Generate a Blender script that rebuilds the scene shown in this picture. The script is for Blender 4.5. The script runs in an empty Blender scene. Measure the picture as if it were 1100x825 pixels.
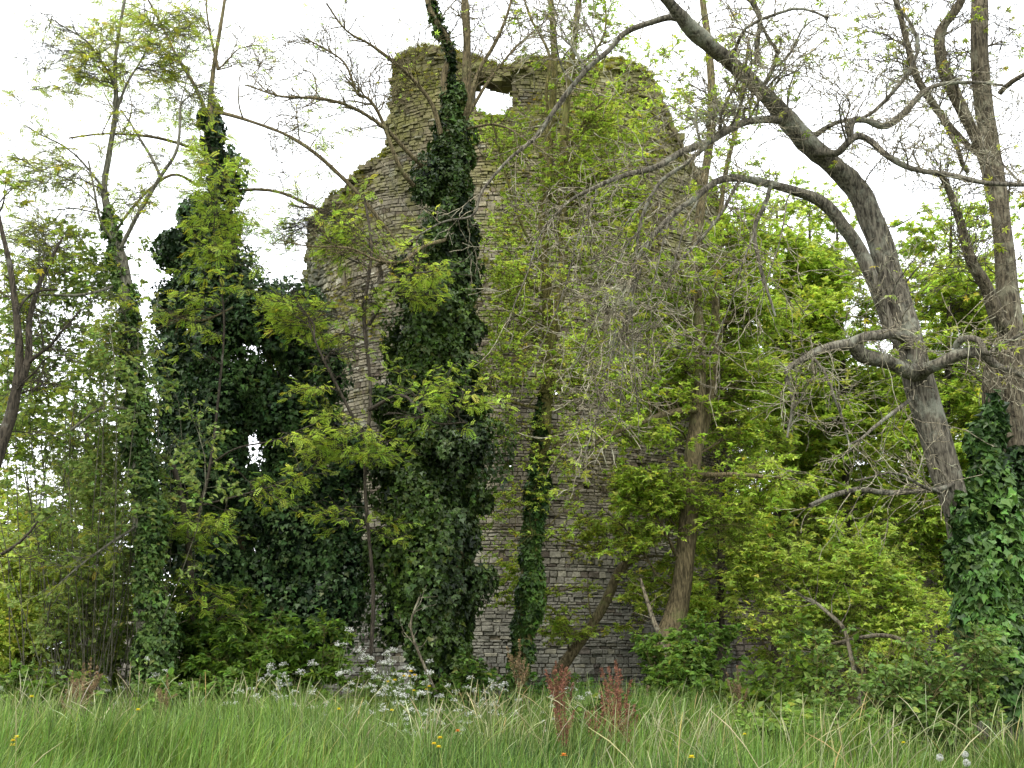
import bpy, math, random
import numpy as np
from math import radians
rng = np.random.default_rng(11)
random.seed(5)
scene = bpy.context.scene
COL = scene.collection
W_, H_, F_ = 1100.0, 825.0, 1250.0
HOR = 706.0
EYE = 1.15
PITCH = math.atan((HOR - H_/2)/F_)
cp, sp = math.cos(PITCH), math.sin(PITCH)

def at(px, py, Y):
    """world point seen in the photograph at (px,py), standing at distance Y"""
    x = (px - W_/2)/F_; y = (H_/2 - py)/F_
    d = np.array([x, cp - y*sp, sp + y*cp])
    return np.array([0, 0, EYE]) + d*(Y/d[1])
def pxs(r, Y): return r*Y/F_*1.02
def GZ(x, y): return 0.05*np.sin(x*0.6+1)*np.sin(y*0.5) + 0.0*x

# ------------------------------------------------------------------ noise
_nd = rng.normal(size=(14, 3)); _nd /= np.linalg.norm(_nd, axis=1)[:, None]
_nf = np.linspace(0.7, 2.6, 14); _np = rng.uniform(0, 6.28, 14)
def noise(p, s=1.0, seed=0.0):
    q = np.asarray(p)@(_nd*_nf[:, None]).T*s + _np + seed*np.arange(1, 15)*1.37
    q = q + 1.3*np.sin(q[..., ::-1]*0.7)
    return np.sin(q).mean(-1)*2.2

def unit(v): return v/(np.linalg.norm(v, axis=-1, keepdims=True)+1e-9)

# ------------------------------------------------------------------ mesh accumulator
class Acc:
    def __init__(s): s.v=[]; s.li=[]; s.ls=[]; s.c=[]; s.n=0; s.uv=[]
    def add(s, V, loops, sizes, cols):
        V=np.asarray(V, dtype=np.float32).reshape(-1,3)
        s.v.append(V); s.li.append(np.asarray(loops, dtype=np.int32).ravel()+s.n); s.ls.append(np.asarray(sizes, dtype=np.int32).ravel())
        c=np.asarray(cols, dtype=np.float32)
        if c.ndim==1: c=np.tile(c,(len(V),1))
        s.c.append(c); s.n+=len(V)
    def build(s, name, mat, parent=None, smooth=False):
        me=bpy.data.meshes.new(name)
        V=np.concatenate(s.v); L=np.concatenate(s.li); S=np.concatenate(s.ls); Cc=np.concatenate(s.c)
        loc=np.zeros(3)
        if parent is not None: loc=np.array(parent.location)
        V=V-loc
        me.vertices.add(len(V)); me.vertices.foreach_set('co', V.astype(np.float32).ravel())
        me.loops.add(len(L)); me.loops.foreach_set('vertex_index', L)
        me.polygons.add(len(S)); st=np.concatenate([[0],np.cumsum(S)[:-1]]).astype(np.int32)
        me.polygons.foreach_set('loop_start', st)
        me.polygons.foreach_set('use_smooth', np.full(len(S), smooth))
        a=me.attributes.new('col','FLOAT_COLOR','POINT')
        a.data.foreach_set('color', np.concatenate([np.clip(Cc,0,4), np.ones((len(Cc),1))],1).astype(np.float32).ravel())
        me.update(calc_edges=True); me.validate()
        me.materials.append(mat)
        o=bpy.data.objects.new(name, me); COL.objects.link(o)
        if parent is not None: o.parent=parent
        return o

def tubes(acc, P, R, S, col, rough=0.0, rs=9.0):
    """P (N,K,3) centre lines, R (N,K) radii"""
    N,K,_=P.shape
    if N==0: return
    T=unit(np.gradient(P, axis=1))
    mean=unit(P[:,-1]-P[:,0])
    ref=np.where(np.abs(mean[:,2:3])>0.7, np.array([[1.0,0.13,0.0]]), np.array([[0.0,0.13,1.0]]))
    n1=unit(np.cross(T, ref[:,None,:])); n2=np.cross(T,n1)
    a=np.arange(S)/S*2*np.pi
    ring=n1[:,:,None,:]*np.cos(a)[None,None,:,None]+n2[:,:,None,:]*np.sin(a)[None,None,:,None]
    RR=R[:,:,None]*np.ones(S)
    if rough>0:
        base=P[:,:,None,:]+ring*R[:,:,None,None]
        st=base.copy(); st[...,2]*=0.35
        RR=RR*(1+rough*noise(base,rs*0.35)+rough*0.7*noise(st,rs*1.8,1.0))
    V=P[:,:,None,:]+ring*RR[...,None]
    i=np.arange(N)[:,None,None]*K*S; k=np.arange(K-1)[None,:,None]*S; s_=np.arange(S)[None,None,:]; s2=(s_+1)%S
    q=np.stack([i+k+s_, i+k+s2, i+k+S+s2, i+k+S+s_],-1).reshape(-1,4)
    c=np.asarray(col,float)
    if c.ndim==2: c=np.repeat(c,K*S,axis=0)
    acc.add(V.reshape(-1,3), q, np.full(len(q),4), c)

def resample(pts, n=None, step=None, jit=0.0):
    """Catmull-Rom through control points of any width"""
    p=np.asarray(pts,float)
    if len(p)==2: p=np.vstack([p[0],(p[0]+p[1])/2,p[1]])
    q=np.vstack([2*p[0]-p[1],p,2*p[-1]-p[-2]])
    seg=np.linalg.norm(np.diff(p[:,:3],axis=0),axis=1); L=seg.sum()
    if n is None: n=max(6,int(L/step))
    u=np.linspace(0,len(p)-1-1e-6,n); i=u.astype(int); t=(u-i)[:,None]
    a,b,c,d=q[i],q[i+1],q[i+2],q[i+3]
    r=0.5*((2*b)+(-a+c)*t+(2*a-5*b+4*c-d)*t**2+(-a+3*b-3*c+d)*t**3)
    if jit>0:
        w=np.stack([noise(r[:,:3],1.8/max(L,1)*3,k+2.0) for k in range(3)],1)*jit
        w[0]=0
        r[:,:3]+=w
    return r

# ------------------------------------------------------------------ scatter leaves
def tmpl(V,F):
    return np.array(V,float), np.concatenate([np.array(f) for f in F]), np.array([len(f) for f in F])
IVY=tmpl([(0,0,0),(0,1,-.12),(-.36,-.1,.02),(-.55,.26,.07),(-.24,.5,.05),(.36,-.1,.02),(.55,.26,.07),(.24,.5,.05)],[[0,1,4,3,2],[0,5,6,7,1]])
OVAL=tmpl([(0,0,0),(0,1,-.15),(-.28,.3,.07),(-.24,.65,.04),(.28,.3,.07),(.24,.65,.04)],[[0,1,3,2],[0,4,5,1]])
def leaflets(specs, stem=None):
    V=[];Fc=[]
    for (bx,by,bz,ang,ln,wd,dr) in specs:
        dx,dy=math.sin(ang),math.cos(ang); nx,ny=dy,-dx; k=len(V)
        V+=[(bx,by,bz),(bx+dx*ln*.45+nx*wd,by+dy*ln*.45+ny*wd,bz+.25*wd-dr*.3),(bx+dx*ln,by+dy*ln,bz-dr),(bx+dx*ln*.45-nx*wd,by+dy*ln*.45-ny*wd,bz+.25*wd-dr*.3)]
        Fc.append([k,k+1,k+2,k+3])
    return tmpl(V,Fc)
PINN=leaflets([(0,.12+.14*i,-.02*i*i*.4,s*1.15,.24+.03*(3-abs(3-i)),.06,.03) for i in range(6) for s in(-1,1)]+[(0,.95,-.15,0,.25,.06,.03)])
MAPLE3=leaflets([(0,.05,0,a,l,.24*l,d) for a,l,d in [(-1.2,.75,.1),(0,1,.12),(1.2,.75,.1)]])
TUFT=leaflets([(0,0,0,a,l,.17*l,d) for a,l,d in [(-1.9,.7,.25),(-.95,.9,.2),(0,1,.15),(.95,.9,.22),(1.9,.65,.3)]])
MAPLE=leaflets([(0,.1,0,a,l,.2*l,d) for a,l,d in [(-1.5,.55,.1),(-.7,.8,.08),(0,.95,.1),(.7,.8,.08),(1.5,.55,.1)]])

def scatter(acc, T, pos, yax, nrm, sc, cols):
    if len(sc): sc=np.minimum(sc,np.median(sc)*1.55)
    V,F,S=T; N=len(pos)
    if N==0: return
    y=unit(yax); x=unit(np.cross(y,nrm)); z=np.cross(x,y)
    W=pos[:,None,:]+sc[:,None,None]*(V[None,:,0:1]*x[:,None]+V[None,:,1:2]*y[:,None]+V[None,:,2:3]*z[:,None])
    k=len(V)
    loops=(np.arange(N)[:,None]*k+F[None]).ravel()
    acc.add(W, loops, np.tile(S,N), np.repeat(cols,k,axis=0))

def leafcol(n, a, b, pos=None, dark=0.25, s=0.9):
    t=rng.random(n)
    if pos is not None: t=np.clip(0.5+0.38*noise(pos,s)+0.28*(t-.5)*2,0,1)
    a=np.array(a);b=np.array(b)
    c=a+(b-a)*t[:,None]
    k=rng.random(n)<.07; c[k]=c[k]*np.array([1.25,.95,.8])
    return np.clip(c*(1+dark*rng.normal(size=(n,1))*0.8)*(1+.07*rng.normal(size=(n,3))),0.004,1)

# ------------------------------------------------------------------ twigs
def grow(P,R,n,length,ang,K,wig,up,trange=(.15,1),rfrac=.55,rmax=.02,flat=1.0,tipr=.15,minr=.0036,bias=None):
    N,K0,_=P.shape
    L=np.linalg.norm(np.diff(P,axis=1),axis=2).sum(1)
    i=rng.choice(N,n,p=L/L.sum()); t=rng.uniform(trange[0],trange[1],n)*(K0-1.001)
    k=t.astype(int); f=(t-k)[:,None]
    p=P[i,k]*(1-f)+P[i,k+1]*f; r=R[i,k]*(1-f[:,0])+R[i,k+1]*f[:,0]
    T=unit(P[i,k+1]-P[i,k]); q=unit(np.cross(T,rng.normal(size=(n,3))))
    a=rng.normal(ang[0],ang[1],n)[:,None]
    d=np.cos(a)*T+np.sin(a)*q; d[:,2]*=flat
    if bias is not None: d=d+np.array(bias)
    d=unit(d)
    ln=length*rng.uniform(.45,1.15,n)*(1-.45*t/(K0-1)); out=np.empty((n,K,3)); out[:,0]=p
    for j in range(1,K):
        d=unit(d+wig*rng.normal(size=(n,3))+np.array([0,0,up])); out[:,j]=out[:,j-1]+d*(ln/(K-1))[:,None]
    r0=np.minimum(r*rfrac,rmax)[:,None]
    RR=r0*(1-(1-tipr)*np.linspace(0,1,K)[None]); RR=np.maximum(RR,minr)
    return out,RR

# ------------------------------------------------------------------ materials
def nodes(name):
    m=bpy.data.materials.new(name); m.use_nodes=True; nt=m.node_tree
    for n in list(nt.nodes): nt.nodes.remove(n)
    return m,nt,nt.nodes,nt.links
def leaf_mat(name, rough=.45, trans=.35, spec=.4, tint=(1.15,1.12,.85)):
    m,nt,N,L=nodes(name)
    out=N.new('ShaderNodeOutputMaterial'); b=N.new('ShaderNodeBsdfPrincipled'); tr=N.new('ShaderNodeBsdfTranslucent'); mx=N.new('ShaderNodeMixShader')
    at_=N.new('ShaderNodeAttribute'); at_.attribute_name='col'
    co=N.new('ShaderNodeTexCoord'); no=N.new('ShaderNodeTexNoise'); no.inputs['Scale'].default_value=35; L.new(co.outputs['Object'],no.inputs['Vector'])
    mr=N.new('ShaderNodeMapRange'); mr.inputs[3].default_value=.72; mr.inputs[4].default_value=1.28; L.new(no.outputs[0],mr.inputs[0])
    vm=N.new('ShaderNodeVectorMath'); vm.operation='SCALE'; L.new(at_.outputs['Color'],vm.inputs[0]); L.new(mr.outputs[0],vm.inputs['Scale'])
    v2=N.new('ShaderNodeVectorMath'); v2.operation='MULTIPLY'; v2.inputs[1].default_value=tint; L.new(vm.outputs[0],v2.inputs[0])
    L.new(vm.outputs[0],b.inputs['Base Color']); L.new(v2.outputs[0],tr.inputs['Color'])
    b.inputs['Roughness'].default_value=rough; b.inputs['Specular IOR Level'].default_value=spec
    mx.inputs[0].default_value=trans; L.new(b.outputs[0],mx.inputs[1]); L.new(tr.outputs[0],mx.inputs[2]); L.new(mx.outputs[0],out.inputs[0])
    return m
def bark_mat(name, c1, c2, lichen=(.30,.31,.26), lich=.5, scale=1.0, moss=0.0):
    m,nt,N,L=nodes(name)
    out=N.new('ShaderNodeOutputMaterial'); b=N.new('ShaderNodeBsdfPrincipled'); b.inputs['Roughness'].default_value=.9; b.inputs['Specular IOR Level'].default_value=.2
    co=N.new('ShaderNodeTexCoord'); mp=N.new('ShaderNodeMapping'); mp.inputs['Scale'].default_value=(42*scale,42*scale,8*scale); L.new(co.outputs['Object'],mp.inputs[0])
    n1=N.new('ShaderNodeTexNoise'); n1.inputs['Scale'].default_value=1; n1.inputs['Detail'].default_value=7; n1.inputs['Distortion'].default_value=.7; L.new(mp.outputs[0],n1.inputs['Vector'])
    cr=N.new('ShaderNodeValToRGB'); cr.color_ramp.elements[0].position=.36; cr.color_ramp.elements[1].position=.66
    cr.color_ramp.elements[0].color=(*c1,1); cr.color_ramp.elements[1].color=(*c2,1); L.new(n1.outputs[0],cr.inputs[0])
    n2=N.new('ShaderNodeTexNoise'); n2.inputs['Scale'].default_value=3.2; n2.inputs['Detail'].default_value=9; n2.inputs['Roughness'].default_value=.72; L.new(co.outputs['Object'],n2.inputs['Vector'])
    r2=N.new('ShaderNodeValToRGB'); r2.color_ramp.elements[0].position=.60-.14*lich; r2.color_ramp.elements[1].position=.68-.08*lich; L.new(n2.outputs[0],r2.inputs[0])
    ml=N.new('ShaderNodeMath'); ml.operation='MULTIPLY'; ml.inputs[1].default_value=.8*min(1,lich*1.4); L.new(r2.outputs[0],ml.inputs[0])
    mx=N.new('ShaderNodeMix'); mx.data_type='RGBA'; mx.inputs[7].default_value=(*lichen,1); L.new(ml.outputs[0],mx.inputs[0]); L.new(cr.outputs[0],mx.inputs[6])
    at_=N.new('ShaderNodeAttribute'); at_.attribute_name='col'
    m2=N.new('ShaderNodeMix'); m2.data_type='RGBA'; m2.blend_type='MULTIPLY'; m2.inputs[0].default_value=1; L.new(mx.outputs[2],m2.inputs[6]); L.new(at_.outputs['Color'],m2.inputs[7])
    L.new(m2.outputs[2],b.inputs['Base Color'])
    bp=N.new('ShaderNodeBump'); bp.inputs['Strength'].default_value=.9; bp.inputs['Distance'].default_value=.03; L.new(n1.outputs[0],bp.inputs['Height']); L.new(bp.outputs[0],b.inputs['Normal'])
    L.new(b.outputs[0],out.inputs[0]); return m
def stone_mat(name, mossz0, mossz1, mossamt):
    m,nt,N,L=nodes(name)
    out=N.new('ShaderNodeOutputMaterial'); b=N.new('ShaderNodeBsdfPrincipled'); b.inputs['Roughness'].default_value=.95; b.inputs['Specular IOR Level'].default_value=.15
    at_=N.new('ShaderNodeAttribute'); at_.attribute_name='col'; co=N.new('ShaderNodeTexCoord')
    n1=N.new('ShaderNodeTexNoise'); n1.inputs['Scale'].default_value=14; n1.inputs['Detail'].default_value=9; n1.inputs['Roughness'].default_value=.7; L.new(co.outputs['Object'],n1.inputs['Vector'])
    mr=N.new('ShaderNodeMapRange'); mr.inputs[1].default_value=.25; mr.inputs[2].default_value=.75; mr.inputs[3].default_value=.5; mr.inputs[4].default_value=1.45; L.new(n1.outputs[0],mr.inputs[0])
    vm=N.new('ShaderNodeVectorMath'); vm.operation='SCALE'; L.new(at_.outputs['Color'],vm.inputs[0]); L.new(mr.outputs[0],vm.inputs['Scale'])
    # damp dark streaks running down the face
    mp=N.new('ShaderNodeMapping'); mp.inputs['Scale'].default_value=(1.6,1.6,.22); L.new(co.outputs['Object'],mp.inputs[0])
    n3=N.new('ShaderNodeTexNoise'); n3.inputs['Scale'].default_value=1.0; n3.inputs['Detail'].default_value=6; L.new(mp.outputs[0],n3.inputs['Vector'])
    r3=N.new('ShaderNodeMapRange'); r3.inputs[1].default_value=.35; r3.inputs[2].default_value=.62; r3.inputs[3].default_value=.55; r3.inputs[4].default_value=1.1; L.new(n3.outputs[0],r3.inputs[0])
    v3=N.new('ShaderNodeVectorMath'); v3.operation='SCALE'; L.new(vm.outputs[0],v3.inputs[0]); L.new(r3.outputs[0],v3.inputs['Scale'])
    n2=N.new('ShaderNodeTexNoise'); n2.inputs['Scale'].default_value=1.5; n2.inputs['Detail'].default_value=10; n2.inputs['Roughness'].default_value=.75; L.new(co.outputs['Object'],n2.inputs['Vector'])
    sx=N.new('ShaderNodeSeparateXYZ'); L.new(co.outputs['Object'],sx.inputs[0])
    zr=N.new('ShaderNodeMapRange'); zr.inputs[1].default_value=mossz0; zr.inputs[2].default_value=mossz1; zr.inputs[3].default_value=-.12; zr.inputs[4].default_value=mossamt; L.new(sx.outputs[2],zr.inputs[0])
    ad=N.new('ShaderNodeMath'); L.new(n2.outputs[0],ad.inputs[0]); L.new(zr.outputs[0],ad.inputs[1])
    cr=N.new('ShaderNodeValToRGB'); cr.color_ramp.elements[0].position=.52; cr.color_ramp.elements[1].position=.68; L.new(ad.outputs[0],cr.inputs[0])
    mx=N.new('ShaderNodeMix'); mx.data_type='RGBA'; mx.inputs[7].default_value=(.155,.155,.045,1)
    mm=N.new('ShaderNodeMath'); mm.operation='MULTIPLY'; mm.inputs[1].default_value=.8; L.new(cr.outputs[0],mm.inputs[0])
    L.new(mm.outputs[0],mx.inputs[0]); L.new(v3.outputs[0],mx.inputs[6]); L.new(mx.outputs[2],b.inputs['Base Color'])
    bp=N.new('ShaderNodeBump'); bp.inputs['Strength'].default_value=.8; bp.inputs['Distance'].default_value=.03; L.new(n1.outputs[0],bp.inputs['Height']); L.new(bp.outputs[0],b.inputs['Normal'])
    L.new(b.outputs[0],out.inputs[0]); return m
M_ivy=leaf_mat('ivy leaf',.45,.10,.28); M_leaf=leaf_mat('spring leaf',.5,.5,.3); M_grass=leaf_mat('grass blade',.5,.3,.3)
M_petal=leaf_mat('petal',.6,.25,.2,(1,1,1)); M_dry=leaf_mat('dry seed',.8,.1,.1,(1,1,1))
M_bark_grey=bark_mat('grey lichened bark',(.03,.026,.019),(.20,.18,.135),lichen=(.30,.31,.24),lich=.6)
M_bark_brown=bark_mat('brown furrowed bark',(.045,.037,.018),(.20,.16,.085),lichen=(.17,.18,.07),lich=.45)
M_bark_dark=bark_mat('dark bark',(.02,.017,.012),(.085,.07,.05),lich=.25)
M_bark_pale=bark_mat('pale bark',(.06,.055,.045),(.24,.23,.19),lich=.5)
M_stone=stone_mat('tower stone',3.5,14.5,.14); M_stone2=stone_mat('wall stone',1.0,5.0,.1)

# ------------------------------------------------------------------ objects
def thing(name,label,cat,loc,group=None,kind=None):
    o=bpy.data.objects.new(name,None); COL.objects.link(o); o.location=tuple(float(a) for a in loc); o.empty_display_size=.2
    o['label']=label; o['category']=cat
    if group: o['group']=group
    if kind: o['kind']=kind
    bpy.context.view_layer.update()
    return o

# ================================================================== world, sun, camera
SUN_EL,SUN_AZ=58,205
w=bpy.data.worlds.new("World"); scene.world=w; w.use_nodes=True
N=w.node_tree.nodes; L=w.node_tree.links; bg=N['Background']
sky=N.new('ShaderNodeTexSky'); sky.sky_type='NISHITA'; sky.sun_disc=False; sky.sun_elevation=radians(SUN_EL); sky.sun_rotation=radians(SUN_AZ); sky.dust_density=4; sky.air_density=1.2
mix=N.new('ShaderNodeMix'); mix.data_type='RGBA'; mix.inputs[0].default_value=.86; mix.inputs[7].default_value=(19.5,20.0,20.6,1)
L.new(sky.outputs[0],mix.inputs[6]); L.new(mix.outputs[2],bg.inputs[0]); bg.inputs[1].default_value=.145
sd=bpy.data.lights.new('sun','SUN'); sd.energy=3.4; sd.angle=radians(12); sd.color=(1,.96,.9)
so=bpy.data.objects.new('sun',sd); COL.objects.link(so)
az=radians(SUN_AZ); el=radians(SUN_EL)
from mathutils import Vector
sdir=Vector((math.sin(az)*math.cos(el),math.cos(az)*math.cos(el),math.sin(el)))   # towards the sun
so.rotation_euler=sdir.to_track_quat('Z','Y').to_euler(); so.location=(0,0,30)
cd=bpy.data.cameras.new('camera'); cam=bpy.data.objects.new('camera',cd); COL.objects.link(cam); scene.camera=cam
cam.location=(0,0,EYE); cam.rotation_euler=(math.pi/2+PITCH,0,0); cd.sensor_width=36; cd.lens=36*F_/W_; cd.clip_end=2000; cd.clip_start=.05
scene.view_settings.view_transform='Standard'; scene.view_settings.look='None'; scene.view_settings.exposure=0
scene.cycles.max_bounces=7; scene.cycles.diffuse_bounces=5; scene.cycles.transmission_bounces=5

# ================================================================== ground
a=Acc(); gx=np.concatenate([np.linspace(-600,-40,8)[:-1],np.linspace(-40,40,81),np.linspace(40,600,8)[1:]])
gy=np.concatenate([np.linspace(-60,-6,6)[:-1],np.linspace(-6,60,67),np.linspace(60,900,10)[1:]])
X,Yg=np.meshgrid(gx,gy); Z=np.where((abs(X)<40)&(Yg<60),GZ(X,Yg),0); nx,ny=len(gx),len(gy)
i=np.arange(ny-1)[:,None]*nx+np.arange(nx-1)[None]
a.add(np.stack([X,Yg,Z],-1), np.stack([i,i+1,i+nx+1,i+nx],-1).reshape(-1,4), np.full(i.size,4),(1,1,1))
m,nt,N,L=nodes('ground'); out=N.new('ShaderNodeOutputMaterial'); b=N.new('ShaderNodeBsdfPrincipled'); b.inputs['Roughness'].default_value=1
no=N.new('ShaderNodeTexNoise'); no.inputs['Scale'].default_value=6; no.inputs['Detail'].default_value=8; co=N.new('ShaderNodeTexCoord'); L.new(co.outputs['Object'],no.inputs['Vector'])
cr=N.new('ShaderNodeValToRGB'); cr.color_ramp.elements[0].color=(.02,.03,.008,1); cr.color_ramp.elements[1].color=(.06,.09,.02,1); L.new(no.outputs[0],cr.inputs[0]); L.new(cr.outputs[0],b.inputs['Base Color']); L.new(b.outputs[0],out.inputs[0])
g=a.build('ground',m,smooth=True); g['kind']='structure'; g['label']='earth under the meadow grass'

# ================================================================== masonry
def masonry(acc, core, fmap, S0, S1, top, hole, course=.074, wr=(.10,.27), roughf=None, colf=None, z0=-.2):
    """stones laid in courses; fmap(s,z,d) -> world point at depth d behind the face"""
    zs=[z0]
    while zs[-1]<16.5: zs.append(zs[-1]+course*random.choice((.75,.85,1,1,1.15,1.3,1.75)))
    A=[]
    for j in range(len(zs)-1):
        h=zs[j+1]-zs[j]; s=S0+random.uniform(0,.2)
        while s<S1:
            wd=random.uniform(*wr)
            A.append((s,min(s+wd,S1),zs[j],zs[j]+h)); s+=wd
    A=np.array(A); sc=(A[:,0]+A[:,1])/2; zc=(A[:,2]+A[:,3])/2
    keep=(zc<top(sc))&~hole(sc,zc); n0=len(A)
    keep&=rng.random(n0)>.012
    A=A[keep]; sc=sc[keep]; zc=zc[keep]; n=len(A)
    rf=roughf(sc,zc) if roughf else np.full(n,.02)
    prot=np.abs(rng.normal(size=n))*rf - rf*.5
    g_=.007; ch=.010
    s0=A[:,0]+g_;s1=A[:,1]-g_;za=A[:,2]+g_*.7;zb=A[:,3]-g_*.7
    def ring(ins,d):
        o=[]
        for (ss,zz,ds,dz) in ((s0,za,1,1),(s1,za,-1,1),(s1,zb,-1,-1),(s0,zb,1,-1)):
            jt=rng.normal(size=n)*.006; j2=rng.normal(size=n)*.005
            dd=d-prot+rng.normal(size=n)*rf*.22
            o.append(fmap(ss+ds*ins+jt,zz+dz*ins*.8+j2,dd))
        return o
    V=np.stack(ring(ch,0*sc)+ring(0,0*sc+.016)+ring(0,0*sc+.2),1)
    F=[[0,1,2,3]]+[[4+k,4+(k+1)%4,(k+1)%4,k] for k in range(4)]+[[8+k,8+(k+1)%4,4+(k+1)%4,4+k] for k in range(4)]
    F=np.array(F); loops=(np.arange(n)[:,None,None]*12+F[None]).ravel()
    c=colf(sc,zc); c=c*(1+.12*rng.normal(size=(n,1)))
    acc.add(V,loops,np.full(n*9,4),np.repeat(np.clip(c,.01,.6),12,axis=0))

def core_wall(acc, fmap, S0,S1,top,hole,thick,inner=True,cell=.14,col=(.17,.145,.10)):
    ns=int((S1-S0)/cell); nz=int(16.5/cell); ds=(S1-S0)/ns
    s=S0+np.arange(ns+1)*ds; z=-.2+np.arange(nz+1)*cell
    Sg,Zg=np.meshgrid(s,z)
    sc=(s[:-1]+s[1:])/2; zc=(z[:-1]+z[1:])/2; Sc,Zc=np.meshgrid(sc,zc)
    M=(Zc<top(Sc.ravel()).reshape(Sc.shape)-.05)&~hole(Sc.ravel(),Zc.ravel()).reshape(Sc.shape)
    jf=noise(np.stack([Sg,Zg,0*Sg],-1),4)*.02
    Vo=fmap(Sg.ravel()+jf.ravel(),Zg.ravel()+jf.ravel()*.5,.045+jf.ravel()); Vi=fmap(Sg.ravel(),Zg.ravel(),thick+3*jf.ravel())
    V=np.vstack([Vo,Vi]); no=len(Vo); idx=lambda j,i:j*(ns+1)+i
    J,I=np.nonzero(M); q=[np.stack([idx(J,I),idx(J,I+1),idx(J+1,I+1),idx(J+1,I)],-1),np.stack([idx(J,I),idx(J+1,I),idx(J+1,I+1),idx(J,I+1)],-1)+no]
    Mp=np.pad(M,1)
    for dj,di,(a0,a1) in ((1,0,((1,0),(1,1))),(-1,0,((0,1),(0,0))),(0,1,((1,1),(0,1))),(0,-1,((0,0),(1,0)))):
        B=M&~Mp[1+dj:1+dj+M.shape[0],1+di:1+di+M.shape[1]]; J,I=np.nonzero(B)
        A_=idx(J+a0[0],I+a0[1]); B_=idx(J+a1[0],I+a1[1]); q.append(np.stack([A_,B_,B_+no,A_+no],-1))
    q=np.vstack(q); acc.add(V,q,np.full(len(q),4),col)

# ---- tower
D0=29.4; R0=5.42
cxt=at(553,400,D0)[0]; cyt=D0
def ray_cyl(px,py):
    x=(px-W_/2)/F_; y=(H_/2-py)/F_; d=np.array([x,cp-y*sp,sp+y*cp])
    A=d[0]**2+d[1]**2; Bq=-2*(d[0]*cxt+d[1]*cyt); Cq=cxt**2+cyt**2-R0**2; disc=max(Bq*Bq-4*A*Cq,0)
    t=(-Bq-math.sqrt(disc))/(2*A); p=d*t; return math.atan2(p[0]-cxt,cyt-p[1])*R0, p[2]+EYE
prof=[(322,250),(332,238),(350,222),(372,203),(392,180),(404,166),(411,158),(414,112),(420,68),(436,53),(450,50),(470,53),(495,60),(513,64),(524,68),(545,70),(556,66),(600,65),(650,67),(686,66),(702,80),(712,98),(722,125),(738,158),(755,190),(772,222),(784,250)]
pt=np.array([ray_cyl(*p) for p in prof])
HC=math.pi*R0
tS=np.concatenate([[-HC,-HC*.62],pt[:,0],[HC*.62,HC]]); tZ=np.concatenate([[6.5,8.2],pt[:,1],[8.0,6.5]])
def ttop(s): 
    p=np.stack([s*1.0,0*s,0*s],-1); return np.interp(s,tS,tZ)+.09*noise(p,4.5)+.05*noise(p,14)
hl=ray_cyl(504,100); hr=ray_cyl(551,100); ht=ray_cyl(528,71)[1]; hb=ray_cyl(528,119)[1]
slits=[(*ray_cyl(600,420),.09,.09),(*ray_cyl(655,330),.1,.09),(*ray_cyl(548,210),.1,.1),(*ray_cyl(680,220),.1,.1),(*ray_cyl(545,500),.09,.08),(*ray_cyl(630,520),.09,.08),(*ray_cyl(372,300),.1,.2),(*ray_cyl(590,250),.09,.09),(*ray_cyl(352,262),.12,.3),(*ray_cyl(408,296),.10,.42),(*ray_cyl(403,328),.16,.13),(*ray_cyl(510,282),.13,.14),(*ray_cyl(638,128),.1,.12),(*ray_cyl(440,262),.1,.1)]
def thole(s,z):
    c=(hl[0]+hr[0])/2; wv=(hr[0]-hl[0])/2; zc=(ht+hb)/2; hh=(ht-hb)/2
    p=np.stack([s,z,0*z],-1)
    e=(np.abs((s-c)/wv))**2.6+(np.abs((z-zc)/hh))**2.8
    r=e<1+.42*noise(p,4)
    for (a_,b_,ws,hs) in slits: r|=(np.abs(s-a_)<ws)&(np.abs(z-b_)<hs)
    return r
def tmap(s,z,d):
    th=s/R0; 
    ramp=0.10*np.clip((3.0-z)/3.0,0,1)      # battered foot
    set_=-.10*(z>12.35)                      # small set-back above the upper course
    q=np.stack([s,z,0*z],-1); up=np.clip((z-4)/7,0,1); lf=np.clip((-s-4.0)/1.2,0,1)*np.clip((z-2)/3,0,1)
    er=np.clip(noise(q,1.1,7)-.25,0,1)*(.05+.16*up+.2*lf)+np.clip(noise(q,3.2,8)-.3,0,1)*(.02+.09*up+.12*lf)
    z=z+.035*noise(np.stack([s*.4,z*.25,0*z],-1),1.0,4)+.02*noise(q,2.5,5)*(up+lf)
    r=R0+ramp+set_-d-er+.07*noise(q*.5,1.5)
    return np.stack([cxt+r*np.sin(th),cyt-r*np.cos(th),z+0*s],-1)
def trough(s,z):
    left=np.clip((-s-4.3)/1.2,0,1)*np.clip((z-2)/3,0,1)
    up=np.clip((z-9)/4,0,1)
    return .014+.07*left+.014*up+.02*np.clip(noise(np.stack([s,z,0*z],-1),.9),0,1)
def tcol(s,z):
    p=np.stack([s,z,0*z],-1); n=len(s)
    grey=np.array([.31,.30,.28]); tan=np.array([.30,.265,.21]); ochre=np.array([.28,.235,.145]); pale=np.array([.40,.375,.32])
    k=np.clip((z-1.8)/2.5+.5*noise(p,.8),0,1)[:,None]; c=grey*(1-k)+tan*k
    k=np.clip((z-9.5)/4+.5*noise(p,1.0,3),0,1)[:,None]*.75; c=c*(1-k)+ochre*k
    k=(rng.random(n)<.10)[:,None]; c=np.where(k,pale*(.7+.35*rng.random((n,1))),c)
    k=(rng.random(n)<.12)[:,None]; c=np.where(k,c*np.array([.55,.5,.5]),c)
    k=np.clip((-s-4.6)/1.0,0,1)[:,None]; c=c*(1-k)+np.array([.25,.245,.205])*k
    return c*np.array([1.0,.985,.93])*(1+.3*noise(p,.55,11)[:,None])*.68*np.array([.97,1.0,.95])*(.85+.15*np.clip(z/6,0,1))[:,None]
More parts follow.
